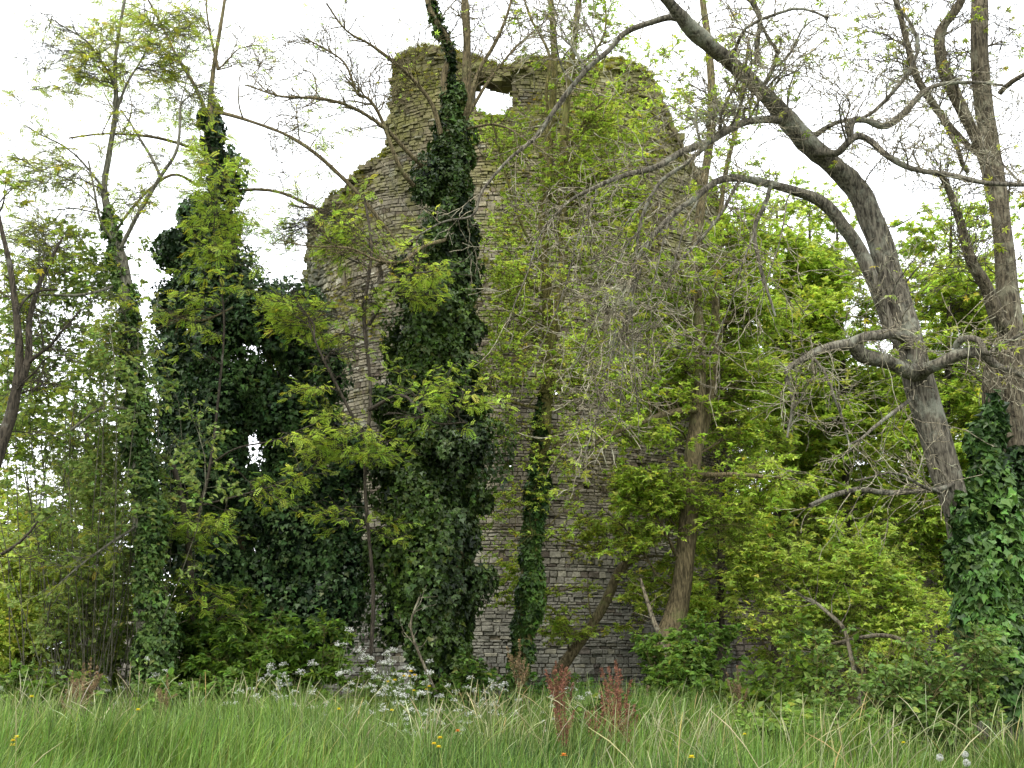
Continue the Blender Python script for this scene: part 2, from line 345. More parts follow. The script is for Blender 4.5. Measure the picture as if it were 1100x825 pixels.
tower=thing('ruined_round_tower','tall ruined round stone tower with mossy broken top and a ragged window gap','tower',(cxt,cyt,0))
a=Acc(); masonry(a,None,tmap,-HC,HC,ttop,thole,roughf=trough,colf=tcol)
# loose capping rubble along the broken top
n=2600; s=rng.uniform(-HC,HC,n); z=ttop(s)-rng.uniform(.02,.25,n); d=rng.uniform(0,.6,n); P=tmap(s,z,d); 
cube=np.array([(x,y,zz) for x in(-1,1) for y in(-1,1) for zz in(-1,1)],float)
Vb=P[:,None,:]+(cube[None]*np.array([.13,.12,.06])*rng.uniform(.5,1.3,(n,1,3)))+rng.normal(size=(n,8,3))*.022
Fq=np.array([[0,1,3,2],[4,6,7,5],[0,4,5,1],[2,3,7,6],[0,2,6,4],[1,5,7,3]])
a.add(Vb,(np.arange(n)[:,None,None]*8+Fq).ravel(),np.full(n*6,4),np.repeat(tcol(s,z)*.85,8,axis=0))
a.build('stone_facing',M_stone,tower)
a=Acc(); core_wall(a,tmap,-HC,HC,ttop,thole,.62); a.build('rubble_core',M_stone,tower)
# moss and tufts growing out of the masonry
a=Acc(); n=70000; s=rng.uniform(-7.6,7.6,n); zt=ttop(s); 
z=np.where(rng.random(n)<.45, zt+rng.uniform(-.12,.16,n), rng.uniform(3,15,n))
p3=np.stack([s,z,0*z],-1); ok=(z<zt+.16)&~thole(s,z)&((noise(p3,1.1,5)+.25*noise(p3,5,2)>.42-(z-10)*.04-.25*np.clip((-s-3)/3,0,1))|((zt-z)<.2)); s=s[ok];z=z[ok];n=len(s)
P=tmap(s,z,rng.uniform(-.09,.1,n)); top_=(ttop(s)-z)<.1; P=np.where(top_[:,None],tmap(s,z,rng.uniform(0,.6,n)),P)
out_=P-np.array([cxt,cyt,0]); out_[:,2]=0; out_=unit(out_)
scatter(a,TUFT,P,out_*.6+np.array([0,0,.35])+.5*rng.normal(size=(n,3)),out_*.2+np.array([0,0,1])+.3*rng.normal(size=(n,3)),rng.uniform(.035,.10,n),leafcol(n,(.10,.12,.014),(.28,.28,.04),P))
a.build('moss',M_leaf,tower)

# ---- lower curtain wall to the right, and a scrap of low wall to the left
def line_wall(name,label,pA,pB,thick,topf,colb,seed):
    pA=np.array(pA);pB=np.array(pB);d=pB-pA;Lw=np.linalg.norm(d);d=d/Lw;nrm=np.array([d[1],-d[0]])
    if nrm[1]>0:nrm=-nrm
    def fm(s,z,dd):
        o=.06*noise(np.stack([s*.5,z*.5,0*z+seed],-1),1.3)
        return np.stack([pA[0]+d[0]*s-nrm[0]*(dd+o),pA[1]+d[1]*s-nrm[1]*(dd+o),z+0*s],-1)
    th=thing(name,label,'wall',(*(pA+pB)/2,0)); nh=lambda s,z:np.zeros(len(s),bool)
    a=Acc(); masonry(a,None,fm,0,Lw,topf,nh,course=.11,wr=(.15,.4),roughf=lambda s,z:.05+0*s,colf=lambda s,z:np.array(colb)*(.6+.8*rng.random((len(s),1))))
    a.build('stone_facing',M_stone2,th); a=Acc(); core_wall(a,fm,0,Lw,topf,nh,thick,col=tuple(np.array(colb)*.6)); a.build('rubble_core',M_stone2,th); return th,fm,Lw
line_wall('curtain_wall','low dark broken stone wall running right from the tower behind the leafy saplings',(cxt+4.6,27.2),(16.5,24.2),.9,
   lambda s: 4.3+.5*noise(np.stack([s,0*s,0*s],-1),.5)+.12*noise(np.stack([s,0*s,0*s],-1),4)-.02*s,(.17,.15,.125),3)
line_wall('low_wall','scrap of low pale stone wall at the left behind the ivy trunk',(-8.6,23.5),(-6.2,23.9),.6,
   lambda s: 1.7+.3*noise(np.stack([s,0*s,0*s],-1),1.2),(.27,.25,.21),7)

# ================================================================== ivy
def ivy_clumps(acc, E, per_m2, size, ca, cb, lump=.25, inner=.25, gaps=0.0, sz=.3):
    """E: list of (centre(3), radii(3)); leaves over the lumpy shells of the clumps"""
    for c,r in E:
        c=np.array(c);r=np.array(r); area=4*math.pi*((r[0]*r[1])**1.6/3+(r[0]*r[2])**1.6/3+(r[1]*r[2])**1.6/3)**(1/1.6)
        n=max(12,int(area*per_m2*1.5)); d=unit(rng.normal(size=(n,3)))
        p0=c+d*r; lum=1+lump*noise(p0,3.0,1)+lump*.8*noise(p0,8,2); rad=lum*(1-.22*rng.random(n)**2)
        if gaps>0:
            ok=noise(p0,2.0,4)>-1.6+gaps; d=d[ok];rad=rad[ok];p0=p0[ok];n=len(d)
        p=c+d*r*rad[:,None]; out=unit(d/r)
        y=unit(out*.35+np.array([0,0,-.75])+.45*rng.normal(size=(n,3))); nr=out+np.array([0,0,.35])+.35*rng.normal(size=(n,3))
        col=leafcol(n,ca,cb,p,s=2.6); col=col*(.55+.6*np.clip(lum[:len(p)]-.55,0,1.1))[:,None] if gaps==0 else col; k=rng.random(n)<.06; col[k]=col[k]*2.0  # leaf colour carries shade in the hollows and highlights on odd leaves
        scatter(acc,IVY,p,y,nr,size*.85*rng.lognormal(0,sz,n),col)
        m_=int(n*inner)
        d=unit(rng.normal(size=(m_,3))); p=c+d*r*rng.uniform(.2,.8,(m_,1)); scatter(acc,IVY,p,rng.normal(size=(m_,3)),rng.normal(size=(m_,3)),size*1.7*np.ones(m_),np.tile(np.array(ca)*.6,(m_,1)))  # oversized inner leaves in a darkened colour, added to block light
def ivy_chain(pts, step=.55, depth=1.0, jitter=.25):
    """pts (px,py,Y,rpx) -> overlapping ellipsoids down a trunk"""
    q=np.array([[*at(x,y,Y),pxs(r,Y)] for x,y,Y,r in pts]); E=[]
    L_=np.concatenate([[0],np.cumsum(np.linalg.norm(np.diff(q[:,:3],axis=0),axis=1))]); u=0
    while u<L_[-1]:
        v=np.array([np.interp(u,L_,q[:,k]) for k in range(4)]); r=v[3]*random.uniform(.8,1.12)
        c=v[:3]+np.array([random.uniform(-1,1),random.uniform(-1,1)*.7,0])*r*jitter
        E.append((c,(r,r*depth,max(r*.9,.28)))); u+=max(.18,step*r)
    return E

# ================================================================== tree builder
def region_limbs(limbs, regions, baseP):
    """limbs: list of (K,4) arrays. adds a limb from the nearest lower wood to points in each region"""
    allp=np.vstack(limbs) if limbs else np.array([[*baseP,.03]])
    out=[]
    for (px,py,Y,rx,ry,rd,n) in regions:
        for _ in range(n):
            d=unit(rng.normal(size=3))*rng.random()**.35
            t=at(px+d[0]*rx,py+d[1]*ry,Y+d[2]*rd)
            dv=allp[:,:3]-t; w_=np.linalg.norm(dv,axis=1)+np.clip(dv[:,2],0,9)*2.0-np.clip(-dv[:,2],0,2)*.4
            k=np.argmin(w_+.35*rng.random(len(w_))*w_); s=allp[k]
            L_=np.linalg.norm(t-s[:3]); mid=(s[:3]+t)/2+np.array([0,0,.12*L_])+.09*L_*rng.normal(size=3); q1=(s[:3]+mid)/2+.05*L_*rng.normal(size=3)
            r0=min(s[3]*.6,.007+.0085*L_); c=resample(np.array([[*s[:3],r0],[*q1,r0*.85],[*mid,r0*.65],[*t,.003]]),n=9)
            out.append(c)
    return out
def tree(name,label,base,limbs,regions=(),bark=M_bark_brown,leaf=None,twig=None,ivy=None,group=None,cat='tree',sides=14,barkcol=(1,1,1),jit=.03,flare=True,twigcol=None):
    """base (px,py,Y); limbs lists of (px,py,Y,rpx); the first is the trunk"""
    b=at(*base); b[2]=GZ(b[0],b[1])
    root=thing(name,label,cat,b,group)
    Ls=[]
    for i,lm in enumerate(limbs):
        q=np.array([[*at(x,y,Y),pxs(r,Y)] for x,y,Y,r in lm])
        if i==0:
            q=np.vstack([[b[0]+(b[0]-q[0,0])*.1,b[1],-.15,q[0,3]*(1.5 if flare else 1)],q]) if q[0,2]>.3 else q
        c=resample(q,step=.06 if q[:,3].max()>.05 else .12,jit=jit); c[:,3]=c[:,3]*(np.clip(.55+.45*(c[:,3].max()/.09),.55,1) if i else 1); c[:,3]=np.maximum(c[:,3],.003)
        Ls.append(c)
        a=Acc(); tubes(a,c[None,:,:3],c[None,:,3],sides if c[:,3].max()>.03 else 8,barkcol,rough=.13)
        a.build('trunk' if i==0 else 'branch',bark,root,smooth=True)
    aux=region_limbs(Ls,regions,b)
    tw=twig or {}
    A=Acc(); tc=twigcol or barkcol
    K=16
    src=[resample(c[:, :4],n=K) for c in Ls if True]; src=[s_ for s_ in src]
    P0=np.array([s_[:,:3] for s_ in src]) if src else np.zeros((0,K,3)); R0_=np.array([s_[:,3] for s_ in src]) if src else np.zeros((0,K))
    if aux:
        PA=np.array([c[:,:3] for c in aux]); RA=np.array([c[:,3] for c in aux]); tubes(A,PA,RA,6,barkcol,rough=.05)
    levels=[]
    skip=tw.get('skip_trunk',1)
    # wood that carries first-order twigs
    sets=[]
    if len(P0)>skip and tw.get('n_main',0)>0: sets.append((P0[skip:],R0_[skip:],tw['n_main']))
    if aux and tw.get('n_aux',0)>0: sets.append((PA,RA,tw['n_aux']*len(aux)))
    t1=[]
    for (Pp,Rp,n) in sets:
        o,r=grow(Pp,Rp,n,tw.get('len1',1.0),(tw.get('ang',.85),.3),8,tw.get('wig',.22),tw.get('up',.03),tw.get('trange',(.25,1)),flat=tw.get('flat',.8),rmax=tw.get('r1',.012),bias=tw.get('bias'))
        tubes(A,o,r,5,tc); t1.append((o,r))
    L2P=[];
    if t1:
        P1=np.concatenate([x[0] for x in t1]); R1=np.concatenate([x[1] for x in t1])
        o,r=grow(P1,R1,int(len(P1)*tw.get('m2',4)),tw.get('len2',.5),(.8,.3),6,tw.get('wig',.22),tw.get('up',.03),(.15,1),flat=tw.get('flat',.8),rmax=.006); tubes(A,o,r,4,tc); P2,R2=o,r
        L2P=[P2]
        if tw.get('m3',0)>0:
            o,r=grow(P2,R2,int(len(P2)*tw['m3']),tw.get('len3',.22),(.7,.3),4,.2,tw.get('up',.03),(.2,1),flat=tw.get('flat',.8),rmax=.004,minr=.0026); tubes(A,o,r,3,tc); L2P=[o]
        if aux: P1a=PA
    if A.n: A.build('twigs',bark,root,smooth=True)
    if leaf and L2P:
        B=Acc(); Pz=L2P[0]; K2=Pz.shape[1]; n=int(len(Pz)*leaf['per'])
        if leaf.get('n'): n=leaf['n']
        i=rng.integers(0,len(Pz),n); t=(rng.beta(1.6,1,n))*(K2-1.001); k=t.astype(int); f=(t-k)[:,None]
        p=Pz[i,k]*(1-f)+Pz[i,k+1]*f; T=unit(Pz[i,k+1]-Pz[i,k])
        if leaf.get('clump'):
            ok=noise(p,leaf.get('cs',1.6),leaf.get('seed',0))>leaf['clump']; p=p[ok];T=T[ok]; n=len(p)
        y=T*.7+.6*rng.normal(size=(n,3)); y[:,2]=y[:,2]*.5+leaf.get('droop',-.1)
        nr=np.array([0,0,1.0])+leaf.get('tilt',.35)*rng.normal(size=(n,3))
        scatter(B,leaf['T'],p,y,nr,leaf['size']*rng.lognormal(0,.28,n),leafcol(n,leaf['a'],leaf['b'],p))
        B.build('foliage',M_leaf,root)
    if ivy:
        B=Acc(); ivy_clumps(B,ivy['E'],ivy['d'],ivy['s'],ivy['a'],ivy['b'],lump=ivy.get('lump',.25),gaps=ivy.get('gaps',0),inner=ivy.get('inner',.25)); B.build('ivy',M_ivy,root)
    return root

IV_A,IV_B=(.010,.026,.005),(.065,.115,.016)
LIME_A,LIME_B=(.22,.33,.035),(.50,.64,.11)

# ================================================================== the trees
# --- central ivy-clad tree
Yc=17.0
cen=[[(478,745,Yc,17),(480,600,Yc,16),(481,450,Yc,15),(484,300,Yc,13),(487,180,Yc,11),(484,125,Yc,8),(480,85,Yc,5.5),(486,55,Yc-.1,4.5),(474,30,Yc-.2,4),(462,5,Yc-.3,3.5),(452,-60,Yc-.4,2.5)],
 [(492,150,Yc,7),(500,110,Yc+.1,6),(502,60,Yc+.2,5.2),(500,10,Yc+.2,4.5),(497,-60,Yc+.3,3)],
 [(496,140,Yc,4),(505,110,Yc-.2,3.6),(516,75,Yc-.3,3),(532,45,Yc-.4,2.6),(548,10,Yc-.5,2),(560,-40,Yc-.5,1.5)],
 [(478,165,Yc,4),(466,120,Yc-.2,3.4),(448,92,Yc-.4,3),(425,68,Yc-.6,2.5),(400,48,Yc-.8,2),(372,32,Yc-1,1.6),(350,5,Yc-1.2,1.2)],
 [(470,190,Yc,3.6),(440,165,Yc-.5,3.2),(410,135,Yc-.8,2.8),(375,114,Yc-1,2.4),(340,106,Yc-1.2,2),(300,104,Yc-1.4,1.5),(262,92,Yc-1.5,1)],
 [(460,215,Yc,3.4),(430,180,Yc-.6,3),(408,125,Yc-.8,2.6),(395,105,Yc-.9,2.4),(384,100,Yc-1,2),(372,68,Yc-1.1,1.6),(350,52,Yc-1.2,1.3),(325,40,Yc-1.3,1)],
 [(500,128,Yc,3),(520,95,Yc,2.3),(540,70,Yc+.1,1.8),(560,45,Yc+.2,1.4),(590,20,Yc+.3,1)],
 [(482,255,Yc-.3,3),(455,262,Yc-.8,2.6),(430,282,Yc-1.1,2.2),(405,282,Yc-1.3,1.8),(375,268,Yc-1.4,1.5),(330,264,Yc-1.5,1.1),(300,258,Yc-1.5,.9)],
 [(500,140,Yc,2.4),(535,135,Yc-.3,1.9),(565,150,Yc-.5,1.5),(600,175,Yc-.7,1)]]
E=ivy_chain([(480,748,Yc,28),(475,700,Yc,40),(471,640,Yc,46),(468,580,Yc,48),(466,520,Yc,48),(466,450,Yc,48),(470,400,Yc,46),(476,340,Yc,43),(478,290,Yc,41),(482,255,Yc,31),(484,225,Yc,27),(478,205,Yc,27),(476,185,Yc,25),(486,160,Yc,19),(487,120,Yc,17),(482,95,Yc,10)],step=.42,depth=.95,jitter=.36)
E+=ivy_chain([(482,95,Yc,4),(487,60,Yc-.1,3),(472,30,Yc-.2,3),(462,0,Yc-.3,2.5)],step=2.5)
for x,y,r in ((418,500,20),(412,590,22),(520,620,14),(520,540,12),(425,670,20),(412,430,14),(455,205,14),(430,285,12),(512,470,12)):
    E.append((at(x,y,Yc+random.uniform(-.4,.3)),np.array([pxs(r,Yc)]*3)*np.array([1,1,1.1])))
tree('ivy_clad_tree','centre tree smothered in glossy dark ivy up to its bare fork before the tower',(480,745,Yc),cen,
  regions=[(480,20,Yc,60,40,.8,8),(330,60,Yc-1,60,50,.8,7),(420,60,Yc-.6,60,50,.6,7),(560,40,Yc,50,50,.8,5)],bark=M_bark_brown,
  twig=dict(n_main=230,n_aux=6,len1=1.1,m2=3.5,len2=.45,m3=1.2,len3=.16,flat=.8,up=.05,wig=.2,r1=.010),
  leaf=dict(T=TUFT,per=.16,size=.05,a=LIME_A,b=LIME_B),
  ivy=dict(E=E,d=400,s=.072,a=IV_A,b=IV_B,lump=.36))
# sprays of lime leaves growing across the ivy: a young false acacia rooted beside it
SPR=dict(n_main=0,n_aux=12,len1=.8,m2=4.5,len2=.34,m3=0,flat=.3,up=-.01,wig=.14,r1=.006)
def spray_leaf(per=3.2,size=.15,**k): return dict(T=PINN,per=per,size=size,a=LIME_A,b=LIME_B,tilt=.28,droop=-.12,**k)
tree('young_acacia_tree','slim young tree with feathery lime sprays between the two darkest ivy masses',(396,745,16.2),
  [[(398,740,16.2,2),(402,640,16.2,2),(392,520,16.1,1.9),(398,420,16.2,1.8),(392,340,16.3,2),(400,270,16.3,1.7),(392,210,16.4,1.2)],
   [(396,480,16.1,3),(370,430,16,2.4),(345,380,15.9,1.8),(330,345,15.8,1.2)],[(397,440,16.1,3),(430,425,15.6,2.2),(465,455,15.2,1.6),(500,455,15,1)],[(396,350,16.3,2.4),(430,300,15.9,1.8),(465,290,15.5,1.3)]],
  regions=[(365,270,16.6,55,40,.7,5),(355,330,16.5,50,35,.7,5),(365,400,16.4,45,45,.7,6),(375,490,16,45,45,.6,6),(470,415,15.3,55,14,.3,2),(440,455,15.2,60,12,.3,3),(470,300,15.5,45,12,.3,2),(340,240,17,50,25,.6,2),(440,300,16,50,20,.4,3),(385,550,16,40,30,.4,3)],
  bark=M_bark_dark,twig=SPR,leaf=spray_leaf(3.0,.10,clump=-.3,cs=1.8))
# --- slim twin-stemmed tree with an ivy stocking
Yt=18.5
tree('twin_stemmed_tree','slim twin-stemmed tree with an ivy stocking, just right of the centre ivy tree',(556,748,Yt),
  [[(556,740,Yt,9),(564,650,Yt,9),(573,540,Yt,8.5),(581,460,Yt,8),(588,390,Yt,8),(587,330,Yt,6.5),(583,270,Yt,6),(586,200,Yt,5.5),(592,130,Yt,5),(596,60,Yt,4),(590,-30,Yt,3)],
   [(588,385,Yt,6),(598,340,Yt-.1,6),(606,290,Yt-.2,5.5),(604,220,Yt-.2,5.5),(606,140,Yt-.2,5),(613,75,Yt-.2,4),(621,0,Yt-.2,3.2),(628,-40,Yt-.2,2.5)],
   [(596,150,Yt,3),(588,100,Yt-.3,2.6),(590,60,Yt-.4,2.2),(570,20,Yt-.5,1.8),(560,-20,Yt-.6,1.2)],
   [(606,170,Yt,2.4),(628,130,Yt-.3,2),(655,105,Yt-.5,1.6),(690,98,Yt-.6,1.2)],
   [(584,280,Yt,2.4),(560,240,Yt-.3,2),(540,180,Yt-.5,1.6),(528,130,Yt-.5,1)],
   [(606,90,Yt,2.4),(640,55,Yt-.2,2),(650,30,Yt-.2,1.6),(648,-20,Yt-.2,1.2)],
   [(582,440,Yt,2.4),(545,430,Yt-.4,2),(510,400,Yt-.8,1.5),(485,380,Yt-1,1)]],
  regions=[(620,140,Yt,70,55,.8,8),(670,150,Yt+.5,45,45,.8,5),(590,230,Yt,55,50,.8,9),(660,210,Yt+.3,50,50,.8,9),(550,130,Yt,30,50,.5,4),(620,310,Yt,50,50,.7,7),(545,330,Yt,30,60,.5,5),(640,60,Yt,70,50,.8,4),(640,180,Yt,70,60,.9,7),(600,420,Yt-.4,60,50,.6,7),(540,260,Yt-.4,40,60,.6,6),(640,250,Yt-.3,60,60,.7,7),(545,380,Yt-.3,40,50,.5,6),(560,160,Yt-.3,50,50,.6,5),(590,330,Yt-.3,50,60,.7,6),(610,510,Yt-.2,50,40,.5,5),(545,550,Yt-.3,30,40,.4,4),(640,390,Yt-.2,50,50,.6,6),(545,470,Yt,25,50,.5,4)],
  bark=bark_mat('mossy bark',(.05,.045,.014),(.20,.17,.06),lichen=(.13,.15,.04),lich=.6),
  twig=dict(n_main=190,n_aux=9,len1=1.0,m2=3.6,len2=.4,m3=0,flat=.6,up=.01,wig=.2,r1=.008),
  leaf=dict(T=MAPLE3,per=5,size=.060,a=LIME_A,b=LIME_B,clump=-.75,cs=2.2),
  ivy=dict(E=ivy_chain([(552,752,Yt,9),(560,700,Yt,11),(569,640,Yt,13),(573,560,Yt,12),(578,500,Yt,11),(581,455,Yt,7),(585,420,Yt,4)],step=.5,jitter=.3),d=420,s=.08,a=(.016,.045,.009),b=(.09,.17,.028),lump=.26))
# --- trunk right of the tower centre
Y3=19.0
tree('leaning_trunk_tree','brown furrowed curved trunk with lime leaves rising from the nettles right of the tower foot',(712,735,Y3),
  [[(712,725,Y3,15),(720,680,Y3,12.5),(733,625,Y3,10.5),(739,560,Y3,9.5),(743,500,Y3,8.5),(750,440,Y3,7.5),(752,380,Y3,6.2),(750,320,Y3,5.6),(749,260,Y3,5.2),(757,190,Y3,4.8),(764,130,Y3,5),(762,60,Y3,4.5),(750,-30,Y3,3)],
   [(743,500,Y3,7),(757,450,Y3+.2,6),(766,390,Y3+.3,5),(770,300,Y3+.3,4),(778,200,Y3+.4,3),(795,120,Y3+.4,2.2),(805,40,Y3+.4,1.6)],
   [(752,440,Y3,4),(715,445,Y3-.5,3.6),(690,455,Y3-.8,3.2),(660,465,Y3-1,2.6),(635,480,Y3-1.2,2)],
   [(741,512,Y3,4),(775,510,Y3-.5,3),(815,512,Y3-.8,2.6),(850,514,Y3-1,2)],
   [(750,300,Y3,3),(720,270,Y3-.5,2.6),(690,250,Y3-.7,2)],[(755,210,Y3,3),(730,150,Y3-.2,2.4),(700,120,Y3-.3,1.6)]],
  regions=[(700,440,Y3,50,50,.9,13),(680,370,Y3,50,40,.8,8),(800,330,Y3+1,60,60,1,14),(800,430,Y3+1,60,50,1,12),(730,270,Y3,60,50,.8,7),(720,330,Y3,45,40,.8,8),(790,230,Y3+.8,50,50,.9,10),(660,520,Y3,45,35,.7,8),(800,520,Y3,60,40,.9,9),(740,110,Y3,40,60,.6,4)],
  bark=M_bark_brown,twig=dict(n_main=80,n_aux=13,len1=1.0,m2=5,len2=.4,m3=0,flat=.4,up=.0,wig=.16,r1=.008),
  leaf=dict(T=MAPLE3,per=6,size=.078,a=LIME_A,b=LIME_B,clump=-.5,cs=1.4))
# --- leaning sapling at the tower foot
Y4=20.0
tree('leaning_sapling','thin forked sapling leaning right across the grey lower stones of the tower',(600,735,Y4),
  [[(600,728,Y4,6.2),(606,715,Y4,5.9),(631,681,Y4,5.5),(652,647,Y4,5.1),(665,616,Y4,4.7),(678,602,Y4,3.9),(692,589,Y4,3.5),(726,565,Y4,2.7),(760,540,Y4,1.9)],
   [(674,606,Y4,2.5),(700,598,Y4-.2,2.0),(736,600,Y4-.4,1.6)],[(672,604,Y4,2.3),(660,594,Y4-.2,2.0),(635,590,Y4-.3,1.7),(600,580,Y4-.4,1.2),(570,565,Y4-.4,0.8)],
   [(637,679,Y4,1.6),(633,650,Y4-.1,1.2),(631,622,Y4-.1,0.8)],[(634,680,Y4,1.6),(660,672,Y4-.2,1.3),(690,668,Y4-.4,0.9)],[(560,660,Y4,1.2),(585,640,Y4-.1,1.2),(610,632,Y4-.1,1.1),(650,632,Y4-.1,0.8)]],
  regions=[(625,575,Y4-.4,45,22,.5,8),(700,625,Y4-.5,40,28,.5,8),(690,560,Y4-.3,40,28,.6,7),(600,670,Y4-.4,22,18,.3,3),(560,600,Y4-.4,25,25,.4,3)],
  bark=M_bark_brown,twig=dict(n_main=24,n_aux=7,len1=.6,m2=3.5,len2=.28,m3=0,flat=.4,up=.0,wig=.16,r1=.006),
  leaf=dict(T=MAPLE3,per=7,size=.075,a=LIME_A,b=(.46,.54,.10),clump=-.8),flare=False)

# --- big leaning grey tree on the right
Y5=12.0
big=[[(1075,755,Y5,20.6),(1058,680,Y5,19.8),(1045,610,Y5,18.1),(1033,550,Y5,16.3),(1014,490,Y5,15.9),(996,430,Y5,16.3),(984,380,Y5,14.6),(972,335,Y5,13.3),(955,285,Y5+.1,12.9),(940,240,Y5+.1,13.8),(922,203,Y5+.1,13.8),(898,178,Y5,11.2),(872,155,Y5-.1,11.6),(845,125,Y5-.2,10.3),(820,98,Y5-.4,9.0),(785,66,Y5-.7,8.6),(755,42,Y5-1,9.5),(735,22,Y5-1.2,8.6),(705,-15,Y5-1.5,6.9),(660,-60,Y5-1.8,5.2)],
 [(982,385,Y5,9),(962,362,Y5,9),(948,335,Y5,8),(938,305,Y5-.1,7.5),(925,272,Y5-.1,8),(908,245,Y5-.2,7.5),(885,217,Y5-.3,7),(858,205,Y5-.4,5.5),(828,197,Y5-.5,5),(795,192,Y5-.6,4.5),(770,196,Y5-.8,4),(745,215,Y5-1,3.4),(722,232,Y5-1.1,2.8),(695,262,Y5-1.2,2.2),(672,300,Y5-1.3,1.4)],
 [(752,36,Y5-1,7),(723,20,Y5-1,5),(696,24,Y5-1,4.4),(669,34,Y5-1,4),(652,52,Y5-1,3.8),(631,70,Y5-1,3.6),(608,98,Y5-1,3.4),(591,122,Y5-1,3),(574,146,Y5-1,2.6),(546,170,Y5-1,2),(519,204,Y5-1.1,1.8),(509,231,Y5-1.1,1.5),(478,240,Y5-1.1,1.2),(440,262,Y5-1.1,.8)],
 [(985,400,Y5-.1,9),(974,399,Y5-.3,8),(951,389,Y5-.5,7.5),(925,382,Y5-.6,8),(913,370,Y5-.7,7),(883,375,Y5-.8,5),(866,384,Y5-.9,3.6),(846,400,Y5-1,3),(850,430,Y5-1,2),(842,470,Y5-1,1.3)],
 [(913,370,Y5-.7,6.5),(930,362,Y5-.65,6.5),(948,358,Y5-.5,6.5),(962,364,Y5-.3,6),(975,372,Y5-.1,6)],
 [(985,402,Y5-.1,9),(1003,392,Y5-.4,7),(1028,380,Y5-.5,6.5),(1052,379,Y5-.6,6),(1076,395,Y5-.6,4.5),(1110,405,Y5-.7,3)],
 [(1040,380,Y5-.5,5),(1029,372,Y5-.5,5.5),(1034,362,Y5-.6,5),(1050,364,Y5-.7,4.5),(1062,378,Y5-.8,4),(1080,372,Y5-.8,2.5),(1105,350,Y5-.9,2)],
 [(862,380,Y5-.9,3),(872,382,Y5-.9,2.6),(888,398,Y5-1,2.6),(898,425,Y5-1,2.4),(908,450,Y5-1,2),(914,480,Y5-1,1.3)],
 [(893,172,Y5,7),(878,164,Y5-.2,5.5),(897,165,Y5-.4,4.2),(908,155,Y5-.5,4.2),(920,146,Y5-.5,4.4),(936,150,Y5-.5,4),(961,170,Y5-.6,4),(988,183,Y5-.6,3.8),(1022,188,Y5-.7,3.6),(1060,196,Y5-.8,3),(1110,200,Y5-.8,2.4)],
 [(913,150,Y5-.5,4),(916,128,Y5-.4,5),(930,126,Y5-.3,4),(952,132,Y5-.2,5.2),(975,116,Y5-.1,4.6),(1000,95,Y5,3.2),(1040,90,Y5,2.4),(1075,90,Y5,2)],
 [(836,128,Y5-.2,6),(815,127,Y5-.5,5.4),(795,132,Y5-.7,5),(765,150,Y5-.9,5),(735,162,Y5-1,5),(705,180,Y5-1.1,4.2),(672,188,Y5-1.2,3.4),(640,200,Y5-1.3,2.6),(612,215,Y5-1.3,1.8),(590,240,Y5-1.3,1.2)],
 [(760,152,Y5-.9,4),(735,180,Y5-1,3.6),(708,200,Y5-1.1,3),(690,235,Y5-1.2,2.4),(684,280,Y5-1.2,1.8),(676,330,Y5-1.3,1.2)],
 [(814,68,Y5-.4,4.5),(812,40,Y5-.5,4),(813,15,Y5-.6,3.6),(806,-20,Y5-.8,3)],
 [(822,90,Y5-.4,4),(835,60,Y5-.6,3.4),(826,45,Y5-.7,3),(815,20,Y5-.8,2.2),(790,-10,Y5-1,1.6)],
 [(830,195,Y5-.5,3.8),(826,218,Y5-.6,3.6),(814,245,Y5-.6,3.2),(818,275,Y5-.7,3),(826,310,Y5-.7,2.4),(832,340,Y5-.7,1.6)],
 [(796,192,Y5-.6,3),(770,240,Y5-.8,2.6),(740,272,Y5-1,2),(710,300,Y5-1.1,1.4)],
 [(868,150,Y5-.1,5),(900,130,Y5-.2,3),(940,120,Y5-.3,2.5),(985,60,Y5-.4,2.4),(960,0,Y5-.5,2.2),(945,-30,Y5-.5,2)],
 [(782,60,Y5-.7,4),(800,30,Y5-1,3),(850,10,Y5-1.2,2.2),(890,22,Y5-1.3,1.6)],
 [(1030,520,Y5,4),(1005,528,Y5-.4,3.6),(965,530,Y5-.6,4),(930,524,Y5-.7,4.2),(900,532,Y5-.8,3.6),(870,546,Y5-.9,2.6)],
 [(1010,530,Y5-.4,2.6),(990,520,Y5-.6,2.6),(965,512,Y5-.7,2.2),(915,514,Y5-.8,1.4)],
 [(984,420,Y5,3),(962,440,Y5-.4,3),(930,465,Y5-.8,2.4),(905,478,Y5-1,1.2)]]
for (x0,y0,dx) in ((700,250,-60),(690,265,-30),(675,300,10),(700,262,-75),(690,240,-90),(720,232,-40),(705,200,-95),(672,300,-45),(810,250,-45),(750,215,-55),(640,200,-70),(600,225,-60),(850,205,-30)):
    y1=y0+random.uniform(110,210); Yd=Y5-1.2
    big.append([(x0,y0,Yd,1.6),(x0+dx*.25,y0+(y1-y0)*.25+random.uniform(-14,8),Yd-.1,1.4),(x0+dx*.6,y0+(y1-y0)*.62,Yd-.15,1.1),(x0+dx*random.uniform(.85,1.25),y1,Yd-.2,.6)])
ivE=[]
ivb=[(1068,446,Y5+.1,12),(1064,490,Y5,20),(1066,540,Y5,26),(1070,590,Y5,32),(1076,640,Y5,34),(1082,690,Y5,34),(1090,740,Y5,30)]
ivE+=ivy_chain(ivb,step=.5,depth=.75,jitter=.45)+ivy_chain([(1036,556,Y5-.1,14),(1044,600,Y5-.15,20),(1054,650,Y5-.15,24),(1066,700,Y5-.15,26),(1080,750,Y5-.1,26)],step=.5,jitter=.25)
